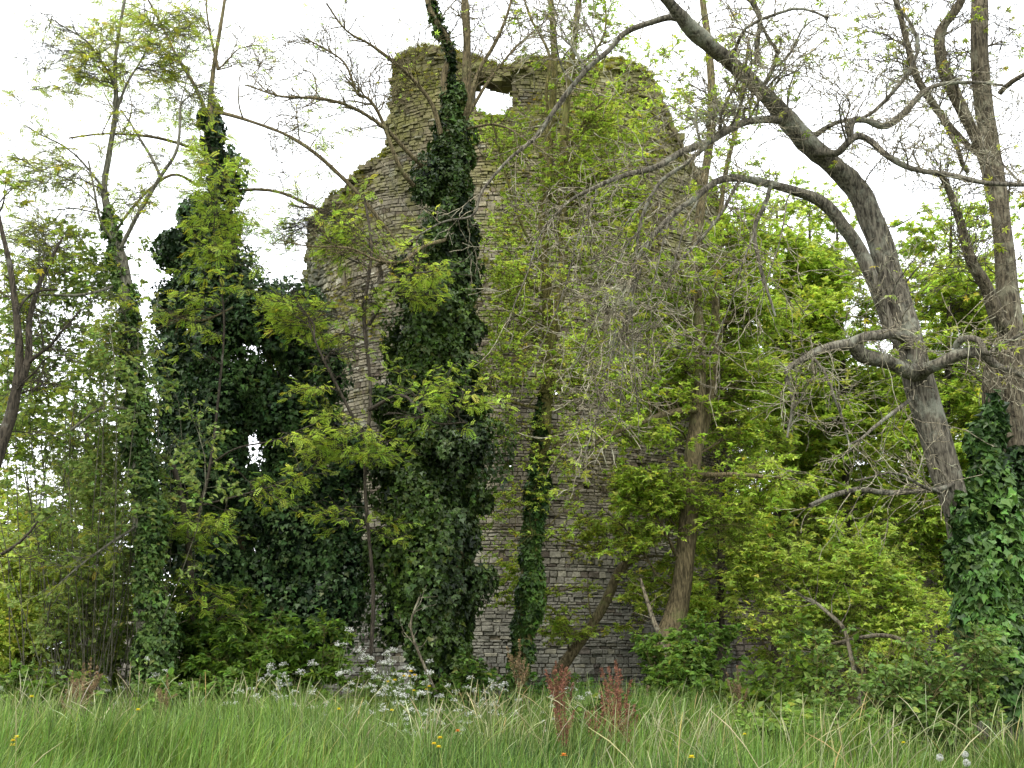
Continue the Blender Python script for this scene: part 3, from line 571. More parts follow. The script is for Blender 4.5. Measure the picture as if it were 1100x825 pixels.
tree('big_leaning_tree','largest grey tree at the right, trunk bowed left with bare drooping limbs',(1078,765,Y5),big,
  regions=[(780,40,Y5-1,60,50,.8,6),(880,70,Y5-.5,70,60,.8,8),(900,120,Y5-.7,60,40,.6,5),(640,260,Y5-1.2,50,50,.5,3),(690,180,Y5-1.2,50,40,.5,3),(1000,250,Y5-.5,50,40,.6,4),(640,330,Y5-1.2,40,50,.4,3),(580,240,Y5-1.2,40,50,.4,2),(700,380,Y5-1,40,60,.4,4),(860,420,Y5-1,40,50,.4,5),(760,110,Y5-.8,50,50,.6,8),(850,40,Y5-1,60,40,.6,7),(960,150,Y5-.5,60,40,.5,6),(600,30,Y5-1,60,30,.5,5),(1060,130,Y5-.6,50,50,.5,4),(740,320,Y5-1,60,50,.5,3)],
  bark=M_bark_grey,twig=dict(n_main=520,n_aux=6,len1=1.05,m2=3.0,len2=.40,m3=.8,len3=.15,flat=.9,up=-.012,wig=.24,r1=.0062,trange=(.05,1)),
  leaf=dict(T=TUFT,per=.5,size=.058,a=(.22,.30,.03),b=(.44,.52,.09),clump=-.1,cs=1.5,tilt=.5),
  ivy=dict(E=ivE,d=300,s=.09,a=(.018,.05,.010),b=(.10,.20,.035),lump=.32),sides=22,jit=.045,twigcol=(1.9,1.85,1.7))
Y6=13.2
tree('upright_trunk_tree','upright trunk at the right edge behind the big leaning tree',(1096,750,Y6),
  [[(1096,740,Y6,18.7),(1094,600,Y6,16.1),(1090,500,Y6,15.3),(1088,420,Y6,14.4),(1084,350,Y6,13.6),(1078,280,Y6,11.0),(1070,215,Y6,11.0),(1060,150,Y6,10.6),(1052,90,Y6,9.8),(1050,30,Y6,9.3),(1054,-40,Y6,7.6)],
   [(1068,215,Y6,8),(1052,160,Y6-.1,7.5),(1030,110,Y6-.2,7.5),(1012,70,Y6-.3,7),(1010,35,Y6-.4,6),(1030,5,Y6-.5,5),(1045,-30,Y6-.5,4)],
   [(1050,165,Y6,5),(1020,140,Y6-.1,5),(1000,110,Y6-.2,5),(985,80,Y6-.3,5),(975,45,Y6-.4,4.4),(960,0,Y6-.5,3.6),(945,-30,Y6-.5,3)],
   [(1086,350,Y6,8),(1073,345,Y6-.2,7.5),(1060,312,Y6-.3,7),(1042,282,Y6-.4,6),(1033,245,Y6-.4,4.5),(1022,210,Y6-.5,4),(1010,188,Y6-.6,3)],
   [(1074,100,Y6,4),(1090,85,Y6-.2,3.6),(1120,70,Y6-.4,3)],[(1040,185,Y6,4),(1028,160,Y6-.2,3.6),(1010,120,Y6-.2,3)],
   [(1078,470,Y6-.2,10),(1066,440,Y6-.3,10),(1062,405,Y6-.4,9.5),(1070,385,Y6-.5,8)]],
  regions=[(1040,60,Y6,70,60,.8,8),(960,60,Y6-.3,50,50,.6,5),(1040,260,Y6-.3,50,40,.5,5),(1090,180,Y6,30,60,.5,4)],
  bark=M_bark_grey,barkcol=(.88,.82,.72),twig=dict(n_main=240,n_aux=8,len1=1.0,m2=3.4,len2=.38,m3=.8,len3=.13,flat=.9,up=.01,wig=.22,r1=.007),
  leaf=dict(T=TUFT,per=.7,size=.058,a=(.22,.30,.02),b=(.44,.52,.09),clump=-.3,tilt=.5),
  ivy=dict(E=ivy_chain([(1100,500,Y6-.2,20),(1100,600,Y6-.2,26),(1102,680,Y6-.2,28),(1104,740,Y6-.2,28)],step=.55,jitter=.4),d=240,s=.09,a=(.012,.034,.008),b=(.055,.12,.022)),sides=20)

# --- big dark ivy mass on the left
Y7=18.0
E=[]
for (x,y,rx,ry) in [(223,118,9,18),(225,150,16,24),(232,190,22,30),(226,228,30,32),(245,252,26,28),(195,262,26,26),(240,292,42,36),(197,318,36,42),(285,340,38,38),(238,355,46,42),(312,375,30,34),(200,392,36,42),(262,410,46,42),(310,425,32,36),(195,450,32,42),(232,470,38,44),(238,440,34,34),(236,500,34,34),(232,610,36,40),(225,560,36,36),(375,500,20,36),(370,620,26,40),(330,330,18,30),(285,455,18,16),(250,505,24,20),(300,505,20,16),(345,400,20,30),(345,470,22,34),(180,560,26,50),(190,330,26,40),(320,470,32,34),(215,520,42,42),(275,540,36,32),(318,530,36,36),(352,545,36,42),(245,570,46,42),(310,590,46,46),(362,600,28,46),(215,610,36,36),(275,640,50,42),(340,650,44,42),(235,665,36,30),(380,560,14,50),(300,690,60,30)]:
    for _ in range(2):
        k=random.uniform(.8,1.05)
        E.append((at(x+random.uniform(-13,13),y+random.uniform(-12,12),Y7+random.uniform(-.45,.5)),np.array([pxs(rx*k,Y7),pxs(min(rx,38)*k,Y7),pxs(ry*k,Y7)])))
tree('ivy_choked_tree','broadest dark tree on the left, choked by billowing ivy tapering to a thin top',(265,740,Y7),
  [[(262,735,Y7,14),(255,640,Y7,13),(245,520,Y7,12),(238,400,Y7,10),(235,300,Y7,8),(230,200,Y7,5),(226,130,Y7,3.2),(229,80,Y7,2.6),(237,30,Y7,2.1),(246,-30,Y7,2)],
   [(224,130,Y7,3),(208,90,Y7-.1,2.6),(190,60,Y7-.2,2.2),(172,25,Y7-.3,1.8),(150,-20,Y7-.4,1.3)],
   [(234,75,Y7,2.4),(226,40,Y7,1.9),(222,10,Y7,1.4),(225,-20,Y7,1)],
   [(232,120,Y7-.1,3),(262,128,Y7-.4,2.6),(305,143,Y7-.6,2.4),(339,164,Y7-.8,2.8),(370,193,Y7-1,3),(400,225,Y7-1.1,2.6),(430,262,Y7-1.2,2)],
   [(236,210,Y7-.1,2.6),(261,203,Y7-.4,2.6),(300,206,Y7-.7,2.4),(339,224,Y7-.9,2.4),(366,238,Y7-1,2.2),(400,268,Y7-1,1.6),(430,300,Y7-1,1)],
   [(220,165,Y7-.1,2.6),(195,155,Y7-.4,2.4),(160,147,Y7-.6,2.2),(120,145,Y7-.8,1.8),(75,148,Y7-1,1.2)],
   [(250,480,Y7,6),(290,430,Y7,5),(320,380,Y7,3)],[(255,560,Y7,7),(310,540,Y7,5),(360,520,Y7,3)],
   [(215,200,Y7-.2,2.4),(180,190,Y7-.4,2.2),(130,240,Y7-.6,2),(110,300,Y7-.7,1.4)],[(250,330,Y7-.8,1.8),(215,345,Y7-1,1.6),(160,330,Y7-1.1,1.2)]],
  regions=[(190,60,Y7,60,50,.8,9),(270,60,Y7,50,60,.8,5),(300,130,Y7-.6,60,40,.6,7),(320,210,Y7-.9,50,40,.5,5),(120,40,Y7-.5,60,40,.6,6)],
  bark=M_bark_brown,twig=dict(n_main=170,n_aux=8,len1=1.0,m2=3.6,len2=.36,m3=0,flat=.55,up=.0,wig=.2,r1=.006),
  leaf=dict(T=PINN,per=1.4,size=.12,a=LIME_A,b=LIME_B,clump=-.1),
  ivy=dict(E=E,d=230,s=.070,a=(.018,.045,.016),b=(.085,.16,.042),lump=.4,inner=.6))
tree('feathery_acacia_tree','small tree with lime sprays hanging in front of the large dark ivy mass',(215,745,15.8),
  [[(214,740,15.8,4),(208,640,15.8,3.6),(200,560,15.8,3.2),(185,500,15.8,2.8),(165,490,15.7,2),(150,500,15.6,1.2)],
   [(203,590,15.8,2.6),(225,500,15.9,2.3),(235,420,16,2),(240,350,16,1.6),(235,290,16,1)],[(225,500,15.9,1.8),(260,480,15.7,1.5),(300,470,15.6,1.2),(340,455,15.6,.8)]],
  regions=[(230,310,15.8,60,20,.4,3),(240,370,15.8,60,20,.4,3),(250,250,16,50,20,.4,2),(215,560,15.6,45,30,.4,6),(230,640,15.6,35,25,.3,4),(320,480,15.6,40,25,.3,4),(225,165,17,28,80,.3,3)],
  bark=M_bark_dark,twig=SPR|dict(n_aux=8),leaf=spray_leaf(3.0,.115),flare=False)
# --- tall acacia with thin ivy column, far left
Y8=15.0
tree('pale_topped_tree','tall thin tree with narrow ivy column and pale top, left of the ivy mass',(160,745,Y8),
  [[(158,738,Y8,9),(154,640,Y8,8.5),(150,520,Y8,8),(143,400,Y8,7),(135,310,Y8,8),(122,250,Y8,6.5),(112,205,Y8,3.8),(117,165,Y8,3.2),(124,118,Y8,2.8),(123,70,Y8,2.1),(130,20,Y8,1.7),(140,-30,Y8,1.6)],
   [(125,118,Y8,2.4),(138,90,Y8,2),(155,55,Y8,1.6),(165,10,Y8,1)],[(123,95,Y8,2),(105,60,Y8-.2,1.6),(85,38,Y8-.4,1.2),(55,20,Y8-.5,.9)],
   [(125,275,Y8,3.2),(148,232,Y8-.1,2.8),(172,190,Y8-.2,2.8),(190,160,Y8-.3,2.2),(195,110,Y8-.3,1.6)],[(172,190,Y8-.2,2.4),(160,165,Y8-.2,2.2),(145,140,Y8-.2,1.6),(130,120,Y8-.2,1.2)],
   [(130,270,Y8,2.6),(110,235,Y8-.2,2.2),(95,175,Y8-.3,1.4)],[(140,300,Y8,2.4),(90,315,Y8-.3,2.2),(45,318,Y8-.5,1.8),(0,322,Y8-.6,1.2)],
   [(118,210,Y8,2),(80,165,Y8-.3,1.6),(28,135,Y8-.6,1)],[(145,440,Y8,2.6),(110,440,Y8-.3,2.2),(60,470,Y8-.6,1.6)],[(150,560,Y8,2.2),(110,590,Y8-.4,1.8),(50,640,Y8-.7,1.2)]],
  regions=[(90,30,Y8-.3,60,30,.5,10),(70,75,Y8-.3,40,30,.5,5),(150,60,Y8,60,50,.6,8),(200,90,Y8,40,40,.5,4),(60,240,Y8,60,40,.6,6),(120,330,Y8-.3,40,60,.4,5),(50,180,Y8-.3,50,40,.5,3),(140,190,Y8,50,40,.5,4),(170,30,Y8,70,40,.6,7)],
  bark=M_bark_pale,barkcol=(.8,.8,.7),twig=dict(n_main=130,n_aux=10,len1=.8,m2=4,len2=.32,m3=0,flat=.35,up=-.01,wig=.16,r1=.005),
  leaf=dict(T=PINN,per=1.9,size=.105,a=(.2,.27,.03),b=(.42,.48,.06),clump=-.35,cs=1.3,tilt=.28),
  ivy=dict(E=ivy_chain([(161,745,Y8,20),(160,715,Y8,19),(158,660,Y8,17),(154,560,Y8,16),(150,480,Y8,15),(144,400,Y8,13),(138,330,Y8,11),(130,285,Y8,9),(118,240,Y8,6)],step=.6,jitter=.55),d=420,s=.062,a=(.03,.065,.015),b=(.12,.20,.04),lump=.4,gaps=.12))
tree('left_edge_tree','dark forked tree cut off by the left edge of the picture with sparse lime leaves',(-30,760,13.0),
  [[(-60,750,13,10),(-40,600,13,8.5),(-4,490,13,7),(12,440,13,6),(19,390,13,4.6),(16,340,13,3.8),(10,290,13,3),(0,240,13,2.4),(-10,180,13,2)],
   [(14,430,13,6),(30,385,13,4.6),(33,340,13.1,3.6),(44,300,13.1,2.6),(66,255,13.2,1.6)],[(0,490,13,4),(-40,420,13,3),(-60,300,13,2)],
   [(30,390,13,3),(55,370,12.9,2.2),(85,330,12.8,1.4)],[(16,340,13,2.6),(30,318,13,2),(60,312,12.9,1.3)],[(-18,610,13,3),(10,590,12.8,2.6),(40,560,12.7,1.6)]],
  regions=[(20,300,13,40,40,.6,5),(40,390,13,45,40,.6,6),(0,200,13,40,30,.5,3),(-50,300,13,60,90,1,8),(20,480,13,50,40,.6,5)],
  bark=M_bark_dark,twig=dict(n_main=60,n_aux=6,len1=.6,m2=3.6,len2=.28,m3=0,flat=.5,up=.0,wig=.2,r1=.006),
  leaf=dict(T=MAPLE,per=2.4,size=.065,a=(.2,.28,.035),b=(.46,.54,.10),clump=-.4))

# --- hazy tangles and bushes
def bush(name,label,base,regions,leaf,bark=M_bark_brown,twig=None,cat='bush',group=None,stems=6,sp=.5):
    b=at(*base); b[2]=GZ(b[0],b[1]); root=thing(name,label,cat,b,group)
    A=Acc(); Pl=[];Rl=[]
    for (px,py,Y,rx,ry,rd,n) in regions:
        for _ in range(n):
            d=unit(rng.normal(size=3))*rng.random()**.4; t=at(px+d[0]*rx,py+d[1]*ry,Y+d[2]*rd); t[2]=max(t[2],.12)
            s=b+np.array([rng.normal()*sp,rng.normal()*sp*.6,0]); s[0]+= (t[0]-s[0])*.45; s[1]+=(t[1]-s[1])*.5; L_=np.linalg.norm(t-s); r0=.002+.0011*L_
            mid=(s+t)/2+np.array([0,0,.12*L_])+.09*L_*rng.normal(size=3)
            c=resample(np.array([[*s,r0],[*mid,r0*.7],[*t,.0025]]),n=10); c[:,2]=np.maximum(c[:,2],-.05); Pl.append(c[:,:3]);Rl.append(c[:,3])
    P=np.array(Pl);R=np.array(Rl); tubes(A,P,R,5,(.75,.75,.6))
    tw=dict(n_aux=6,len1=.5,m2=3,len2=.25,flat=.6,up=.01,wig=.18); tw.update(twig or {})
    o,r=grow(P,R,int(len(P)*tw['n_aux']),tw['len1'],(.85,.3),7,tw['wig'],tw['up'],(.3,1),flat=tw['flat'],rmax=.005,minr=.0026); tubes(A,o,r,4,(.8,.85,.6))
    o2,r2=grow(o,r,int(len(o)*tw['m2']),tw['len2'],(.8,.3),5,tw['wig'],tw['up'],(.15,1),flat=tw['flat'],rmax=.003,minr=.0017); tubes(A,o2,r2,3,(.7,.8,.5))
    A.build('stems',bark,root,smooth=True)
    B=Acc(); n=int(len(o2)*leaf['per']); i=rng.integers(0,len(o2),n); t=rng.random(n)*3.99; k=t.astype(int); f=(t-k)[:,None]
    p=o2[i,k]*(1-f)+o2[i,k+1]*f; T=unit(o2[i,k+1]-o2[i,k])
    ok=p[:,2]>.03
    if leaf.get('clump'): ok&=noise(p,leaf.get('cs',1.8),leaf.get('seed',0))>leaf['clump']
    p=p[ok];T=T[ok];n=len(p)
    y=T*.7+.6*rng.normal(size=(n,3)); y[:,2]=y[:,2]*.5+leaf.get('droop',-.15)
    nr=np.array([0,-.25,1.0])+leaf.get('tilt',.4)*rng.normal(size=(n,3))
    scatter(B,leaf['T'],p,y,nr,leaf['size']*rng.lognormal(0,.28,n),leafcol(n,leaf['a'],leaf['b'],p)); B.build('foliage',leaf.get('mat',M_leaf),root)
    return root
GA,GB=(.035,.085,.012),(.16,.27,.03)
bush('bramble_thicket','rounded thicket of fresh mid green leaves at the foot of the large dark ivy mass',(260,745,15.5),
  [(215,690,15.6,60,45,.6,22),(290,680,15.6,60,40,.6,20),(250,720,15.2,90,25,.6,20),(180,650,15.9,30,30,.4,7),(345,700,15.5,35,35,.5,10),(250,650,15.9,60,30,.4,10)],
  dict(T=MAPLE3,per=12,size=.085,a=GA,b=GB,tilt=.35))
bush('left_green_bush','pale yellow green bush at the lower left edge, with bright sky glinting through it',(30,745,16.5),
  [(20,560,16.5,60,60,1,14),(15,640,16.5,60,50,1,14),(60,600,16.8,50,50,.8,9),(110,600,16.8,40,60,.8,6),(10,700,16.3,60,30,.8,12),(100,560,16.5,35,60,.7,6)],
  dict(T=OVAL,per=7,size=.07,a=(.22,.31,.04),b=(.46,.56,.10),clump=-.5,tilt=.5),twig=dict(n_aux=15,len1=.8,m2=5,len2=.32))
bush('hanging_tangle','hazy tangle of dead hanging stems and small grey green leaves under the pale-topped tree',(100,745,15.6),
  [(75,255,15.6,28,35,.4,9),(120,290,15.5,40,40,.4,7),(20,290,15.4,30,50,.4,4),(100,470,15.6,45,70,.6,7),(60,500,15.4,50,60,.6,6),(110,620,15.7,35,60,.6,6),(95,290,15.7,45,30,.5,4),(190,420,15.6,18,80,.3,3),(60,420,15.6,50,60,.5,6),(130,400,15.5,40,60,.5,6),(125,540,15.5,30,60,.5,5)],
  dict(T=OVAL,per=8,size=.062,a=(.14,.22,.05),b=(.36,.46,.13),clump=-.6,tilt=.8),bark=M_bark_pale,twig=dict(n_aux=16,len1=.8,m2=4,len2=.35,up=-.07,flat=1,wig=.2))
bush('shaded_elder_bush','dark leafy undergrowth under the pale-topped tree left of the bramble thicket',(120,745,17.5),
  [(110,690,17.5,50,35,.6,10),(60,705,17.3,50,22,.6,6),(150,640,17.6,30,50,.5,7),(40,650,17.8,30,40,.5,5)],
  dict(T=OVAL,per=5,size=.09,a=(.06,.11,.015),b=(.20,.29,.04),tilt=.6))
bush('nettle_patch','clump of dark green nettles round the foot of the leaning brown trunk',(725,755,17.6),
  [(725,715,17.6,45,40,.5,26),(765,690,17.8,35,30,.4,12),(700,745,17.4,30,22,.4,12),(690,690,17.9,22,22,.3,6),(745,750,17,50,22,.4,14)],
  dict(T=OVAL,per=9,size=.08,a=(.03,.08,.015),b=(.15,.26,.04),tilt=.5,mat=M_leaf),cat='nettles',twig=dict(n_aux=6,len1=.35,m2=3,len2=.18))
bush('wild_rose_bush','loose wild rose bush with grey green leaves in the right foreground',(960,785,10.8),
  [(960,730,10.8,60,38,.5,24),(1020,740,10.9,45,45,.5,16),(900,760,10.8,45,28,.5,14),(1050,710,11.2,30,45,.4,10),(950,690,10.9,50,18,.3,6),(980,780,10.5,90,14,.4,16)],
  dict(T=OVAL,per=7,size=.055,a=(.05,.11,.02),b=(.24,.36,.09),tilt=.6,clump=-.25,cs=3),twig=dict(n_aux=6,len1=.4,m2=3,len2=.18))
bush('dry_twiggy_bush','thin bush of dark green leaves between the nettles and the wild rose',(835,765,14.5),
  [(840,730,14.5,50,35,.5,16),(800,745,14.4,35,22,.4,8),(870,700,14.6,35,30,.4,8),(850,760,14,60,15,.4,12)],
  dict(T=OVAL,per=5,size=.085,a=(.04,.10,.015),b=(.2,.3,.04),tilt=.5,clump=-.7))
bush('foxtail_undergrowth','dark undergrowth behind the cow parsley at the foot of the centre ivy tree',(450,755,16.3),
  [(400,730,16.3,50,22,.4,12),(520,735,16.3,50,18,.4,12),(460,745,16,90,12,.4,14),(620,745,17,45,14,.4,10)],
  dict(T=OVAL,per=5,size=.08,a=(.03,.08,.012),b=(.15,.24,.03),tilt=.5))
# --- lime understorey tree before the curtain wall
LG=dict(n_aux=14,m2=5,len1=.9,len2=.38,flat=.35,up=0,wig=.15)
bush('maple_sapling','spreading sapling with flat tiers of bright lime leaves in front of the dark curtain wall',(905,760,18.5),
  [(900,600,18.5,55,28,.8,14),(830,600,18.5,45,28,.7,9),(960,620,18.3,50,25,.7,9),(850,655,18,50,22,.6,9),(930,670,17.8,45,22,.6,8),(1000,660,18,30,25,.5,5),(900,555,18.8,60,28,.8,8),(790,560,18.8,30,30,.6,5)],
  dict(T=MAPLE3,per=4.6,size=.078,a=LIME_A,b=(.44,.56,.10),tilt=.3,clump=-.15,cs=1.9),twig=LG,cat='tree')
# --- background trees, each with trunk, limbs and crown
def bgtree(label,px,Y,top,halfw,bot,n,leaf,bark=M_bark_dark,lean=0,tw=None,rp=4.5,name='background_tree',group='trees behind the tower and curtain wall',big=1.0):
    b=(px,745,Y); tr=[(px,735,Y,rp*1.3),(px+lean*.3,600,Y,rp),(px+lean*.6,(600+top)/2+40,Y,rp*.75),(px+lean,top+40,Y,rp*.4),(px+lean*1.1,top,Y,rp*.15)]
    reg=[]; 
    for k in range(8):
        f=(k+.5)/8; yy=bot+(top-bot)*f; wv=halfw*math.sin(math.pi*min(.92,(.18+f*.78)))
        reg.append((px+lean*f+random.uniform(-.2,.2)*wv,yy,Y,wv*.9,(bot-top)/11,wv/1250*Y*.8,max(2,int(n/8))))
    t=dict(n_main=0,n_aux=14,len1=1.2,m2=5,len2=.5,m3=0,flat=.45,up=0,wig=.16,r1=.012); t.update(tw or {})
    return tree(name,label,b,[tr],regions=reg,bark=bark,twig=t,leaf=leaf,group=group,sides=10)
LB=dict(T=MAPLE3,per=6.5,size=.105,a=(.20,.31,.035),b=(.50,.63,.11),clump=-.5,cs=.9)
DB=dict(T=MAPLE3,per=4.5,size=.12,a=(.09,.14,.02),b=(.28,.36,.05),clump=-.6,cs=.8)
bgtree('leafy lime tree just right of the tower, seen behind the leaning brown trunk',835,24,215,75,600,60,LB)
bgtree('leafy lime tree behind the bend of the big leaning trunk',915,24.5,240,70,600,56,LB,lean=-15)
bgtree('leafy lime tree in the gap between the leaning trunk and the right edge trunk',1010,23,225,70,640,56,LB,lean=10)
bgtree('lime green tree beyond the right edge trunk',1110,22,230,75,700,40,LB)
bgtree('shadowy darker tree standing behind the curtain wall left of the big trunk',870,31,330,90,600,40,DB,rp=8)
bgtree('shadowy darker tree standing behind the curtain wall under the big trunk',980,32,370,90,640,40,DB,rp=8)
bgtree('shadowy darker tree farthest right behind the curtain wall',1075,33,330,80,640,30,DB,rp=8)
bgtree('small lime tree crowded against the right flank of the tower',775,22.5,230,50,660,40,LB,rp=4)
bgtree('narrow lime tree filling the gap between the tower flank and the big trunk',870,27,215,60,560,40,LB,rp=4)
bgtree('narrow lime tree between the big trunk and the upright trunk, set far back',1040,28,250,60,600,36,LB,rp=4)
bgtree('rounded lime tree far back right of the big leaning trunk',960,29,260,70,600,40,LB,rp=4)
bgtree('pale hazy lime tree behind the left edge tree',-20,24,330,80,690,36,LB|dict(a=(.20,.26,.05),b=(.40,.46,.10)),rp=7,group='trees at the left beyond the thicket')
bgtree('pale hazy lime tree behind the narrow ivy column',95,27,430,60,690,22,LB|dict(a=(.20,.26,.05),b=(.40,.46,.10)),rp=6,group='trees at the left beyond the thicket')

# --- slim bare young stems behind
# ================================================================== grass
def blades(n,x0f,y0,y1,hmin,hmax,wd,ca,cb,bend=.35,K=5,acc=None):
    Y=y0+(y1-y0)*rng.random(n)**1.0; X=(rng.random(n)*2-1)*(.46*Y+3)
    base=np.stack([X,Y,GZ(X,Y)],-1); hn=np.clip(.45+.75*noise(np.stack([X,Y,0*X],-1),1.3),0,1.25)
    h=(hmin+(hmax-hmin)*(.6*hn+.45*rng.random(n)**.8))*np.where(X>1.2,1-.05*np.clip(X-1.2,0,4),1)
    a=rng.normal(.9+2.2*noise(np.stack([X,Y,0*X],-1),.5,3),1.2,n); lean=bend*rng.random(n)**1.4
    dx=np.cos(a);dy=np.sin(a); t=np.linspace(0,1,K)
    up=1-.35*lean[:,None]*t**2; P=np.empty((n,K,3))
    P[...,0]=base[:,0:1]+dx[:,None]*h[:,None]*(lean[:,None]*t**2.0+.08*t); P[...,1]=base[:,1:2]+dy[:,None]*h[:,None]*(lean[:,None]*t**2+.08*t); P[...,2]=base[:,2:3]+h[:,None]*t*up-.02
    f=rng.uniform(0,3.14,n); wv=np.stack([np.cos(f),np.sin(f)*.6,0*f],-1)*(wd*rng.uniform(.6,1.3,n))[:,None]
    tap=np.array([.8,1,.85,.55,.08])[:K] if K==5 else np.linspace(1,.1,K)
    V=np.stack([P-wv[:,None]*tap[:,None]*.5,P+wv[:,None]*tap[:,None]*.5],2).reshape(-1,3)
    i=np.arange(n)[:,None]*K*2; k=np.arange(K-1)[None]*2; q=np.stack([i+k,i+k+1,i+k+3,i+k+2],-1).reshape(-1,4)
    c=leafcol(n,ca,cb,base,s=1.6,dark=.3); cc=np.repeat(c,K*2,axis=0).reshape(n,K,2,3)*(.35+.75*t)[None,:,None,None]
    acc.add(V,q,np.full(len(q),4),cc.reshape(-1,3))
a=Acc()
blades(42000,0,3.0,9.0,.25,.74,.0105,(.03,.075,.008),(.17,.30,.045),bend=.5,acc=a)
blades(3500,0,4.0,10.0,.45,.82,.007,(.12,.19,.04),(.28,.35,.11),bend=.9,acc=a)
blades(70000,0,9.0,17.0,.2,.92,.013,(.03,.075,.008),(.17,.29,.045),bend=.5,acc=a)
blades(5000,0,9.0,16.0,.6,1.02,.008,(.13,.19,.05),(.28,.33,.11),bend=.7,acc=a)
blades(22000,0,16.5,24,.12,.45,.014,(.03,.07,.010),(.14,.22,.03),acc=a)
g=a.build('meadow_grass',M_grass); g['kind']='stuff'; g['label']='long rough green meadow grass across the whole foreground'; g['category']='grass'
a=Acc(); n=900
# arching pale seed stalks
blades(700,0,6,14.5,.6,.95,.004,(.14,.20,.06),(.30,.34,.14),bend=.75,acc=a)
Y=rng.uniform(6,14.5,1100); X=(rng.random(1100)*2-1)*(.45*Y)
ok=(noise(np.stack([X,Y,0*X],-1),.6,9)>-.1); X=X[ok];Y=Y[ok]; n=len(X); h=rng.uniform(.62,1.0,n); aa=rng.normal(.2,1.6,n); ln=rng.uniform(.05,.6,n)
t=np.linspace(0,1,9); P=np.stack([X[:,None]+np.cos(aa)[:,None]*h[:,None]*ln[:,None]*t**2.4, Y[:,None]+np.sin(aa)[:,None]*h[:,None]*ln[:,None]*t**2.4*.6, h[:,None]*(t-.25*ln[:,None]*t**4)],-1)
R=np.where(t<.68,.0012,.0030*np.sin(np.pi*np.clip((t-.68)/.36,0.1,1)))[None]*rng.uniform(.7,1.2,(n,1)); tubes(a,P,R,4,leafcol(n,(.16,.19,.07),(.36,.36,.20)))
g=a.build('seeding_grass',M_dry); g['kind']='stuff'; g['label']='scattered pale grass stalks arching with seed heads above the green'; g['category']='grass'



def dead_branch(label,pts,col=(1.1,1.05,.95)):
    q=np.array([[*at(x,y,Y),pxs(r,Y)] for x,y,Y,r in pts]); loc=q[0,:3].copy(); loc[2]=0
    root=thing('dead_branch',label,'branch',loc,'dead fallen wood under the trees'); c=resample(q,step=.08,jit=.03)
    a=Acc(); tubes(a,c[None,:,:3],c[None,:,3],8,col,rough=.15); a.build('main_stick',M_bark_grey,root,smooth=True)
    K=16; s_=resample(c,n=K); o,r=grow(s_[None,:,:3],s_[None,:,3],9,.7,(.7,.2),7,.2,0,(.3,1),flat=.8,rmax=.008,minr=.003)
    a=Acc(); tubes(a,o,r,4,col); a.build('side_twigs',M_bark_grey,root,smooth=True)
dead_branch('dead grey stick leaning on the nettles left of the leaning brown trunk',[(724,735,18,3),(712,690,18.2,2.6),(697,652,18.4,2.2),(688,622,18.6,1.4)])
dead_branch('bare pale stick arching through the leaves before the curtain wall',[(930,770,13.5,2.4),(915,700,13.6,2.2),(905,670,13.7,2),(878,648,13.9,1.6),(860,640,14,1)])
dead_branch('thin bent dead stick leaning across the foot of the centre ivy tree',[(470,745,16,1.6),(448,700,15.9,1.4),(441,670,15.9,1.2),(452,640,15.9,1)])
dead_branch('dead stick poking up from the brambles near the narrow ivy column',[(168,740,15,1.8),(172,700,15,1.6),(178,660,15,1.3),(176,630,15,1)])
dead_branch('horizontal dead bough low in the leaves right of the maple sapling',[(1010,735,14.5,2.6),(985,695,14.6,2.6),(950,682,14.8,2.2),(900,690,15,1.6),(870,700,15,1)])

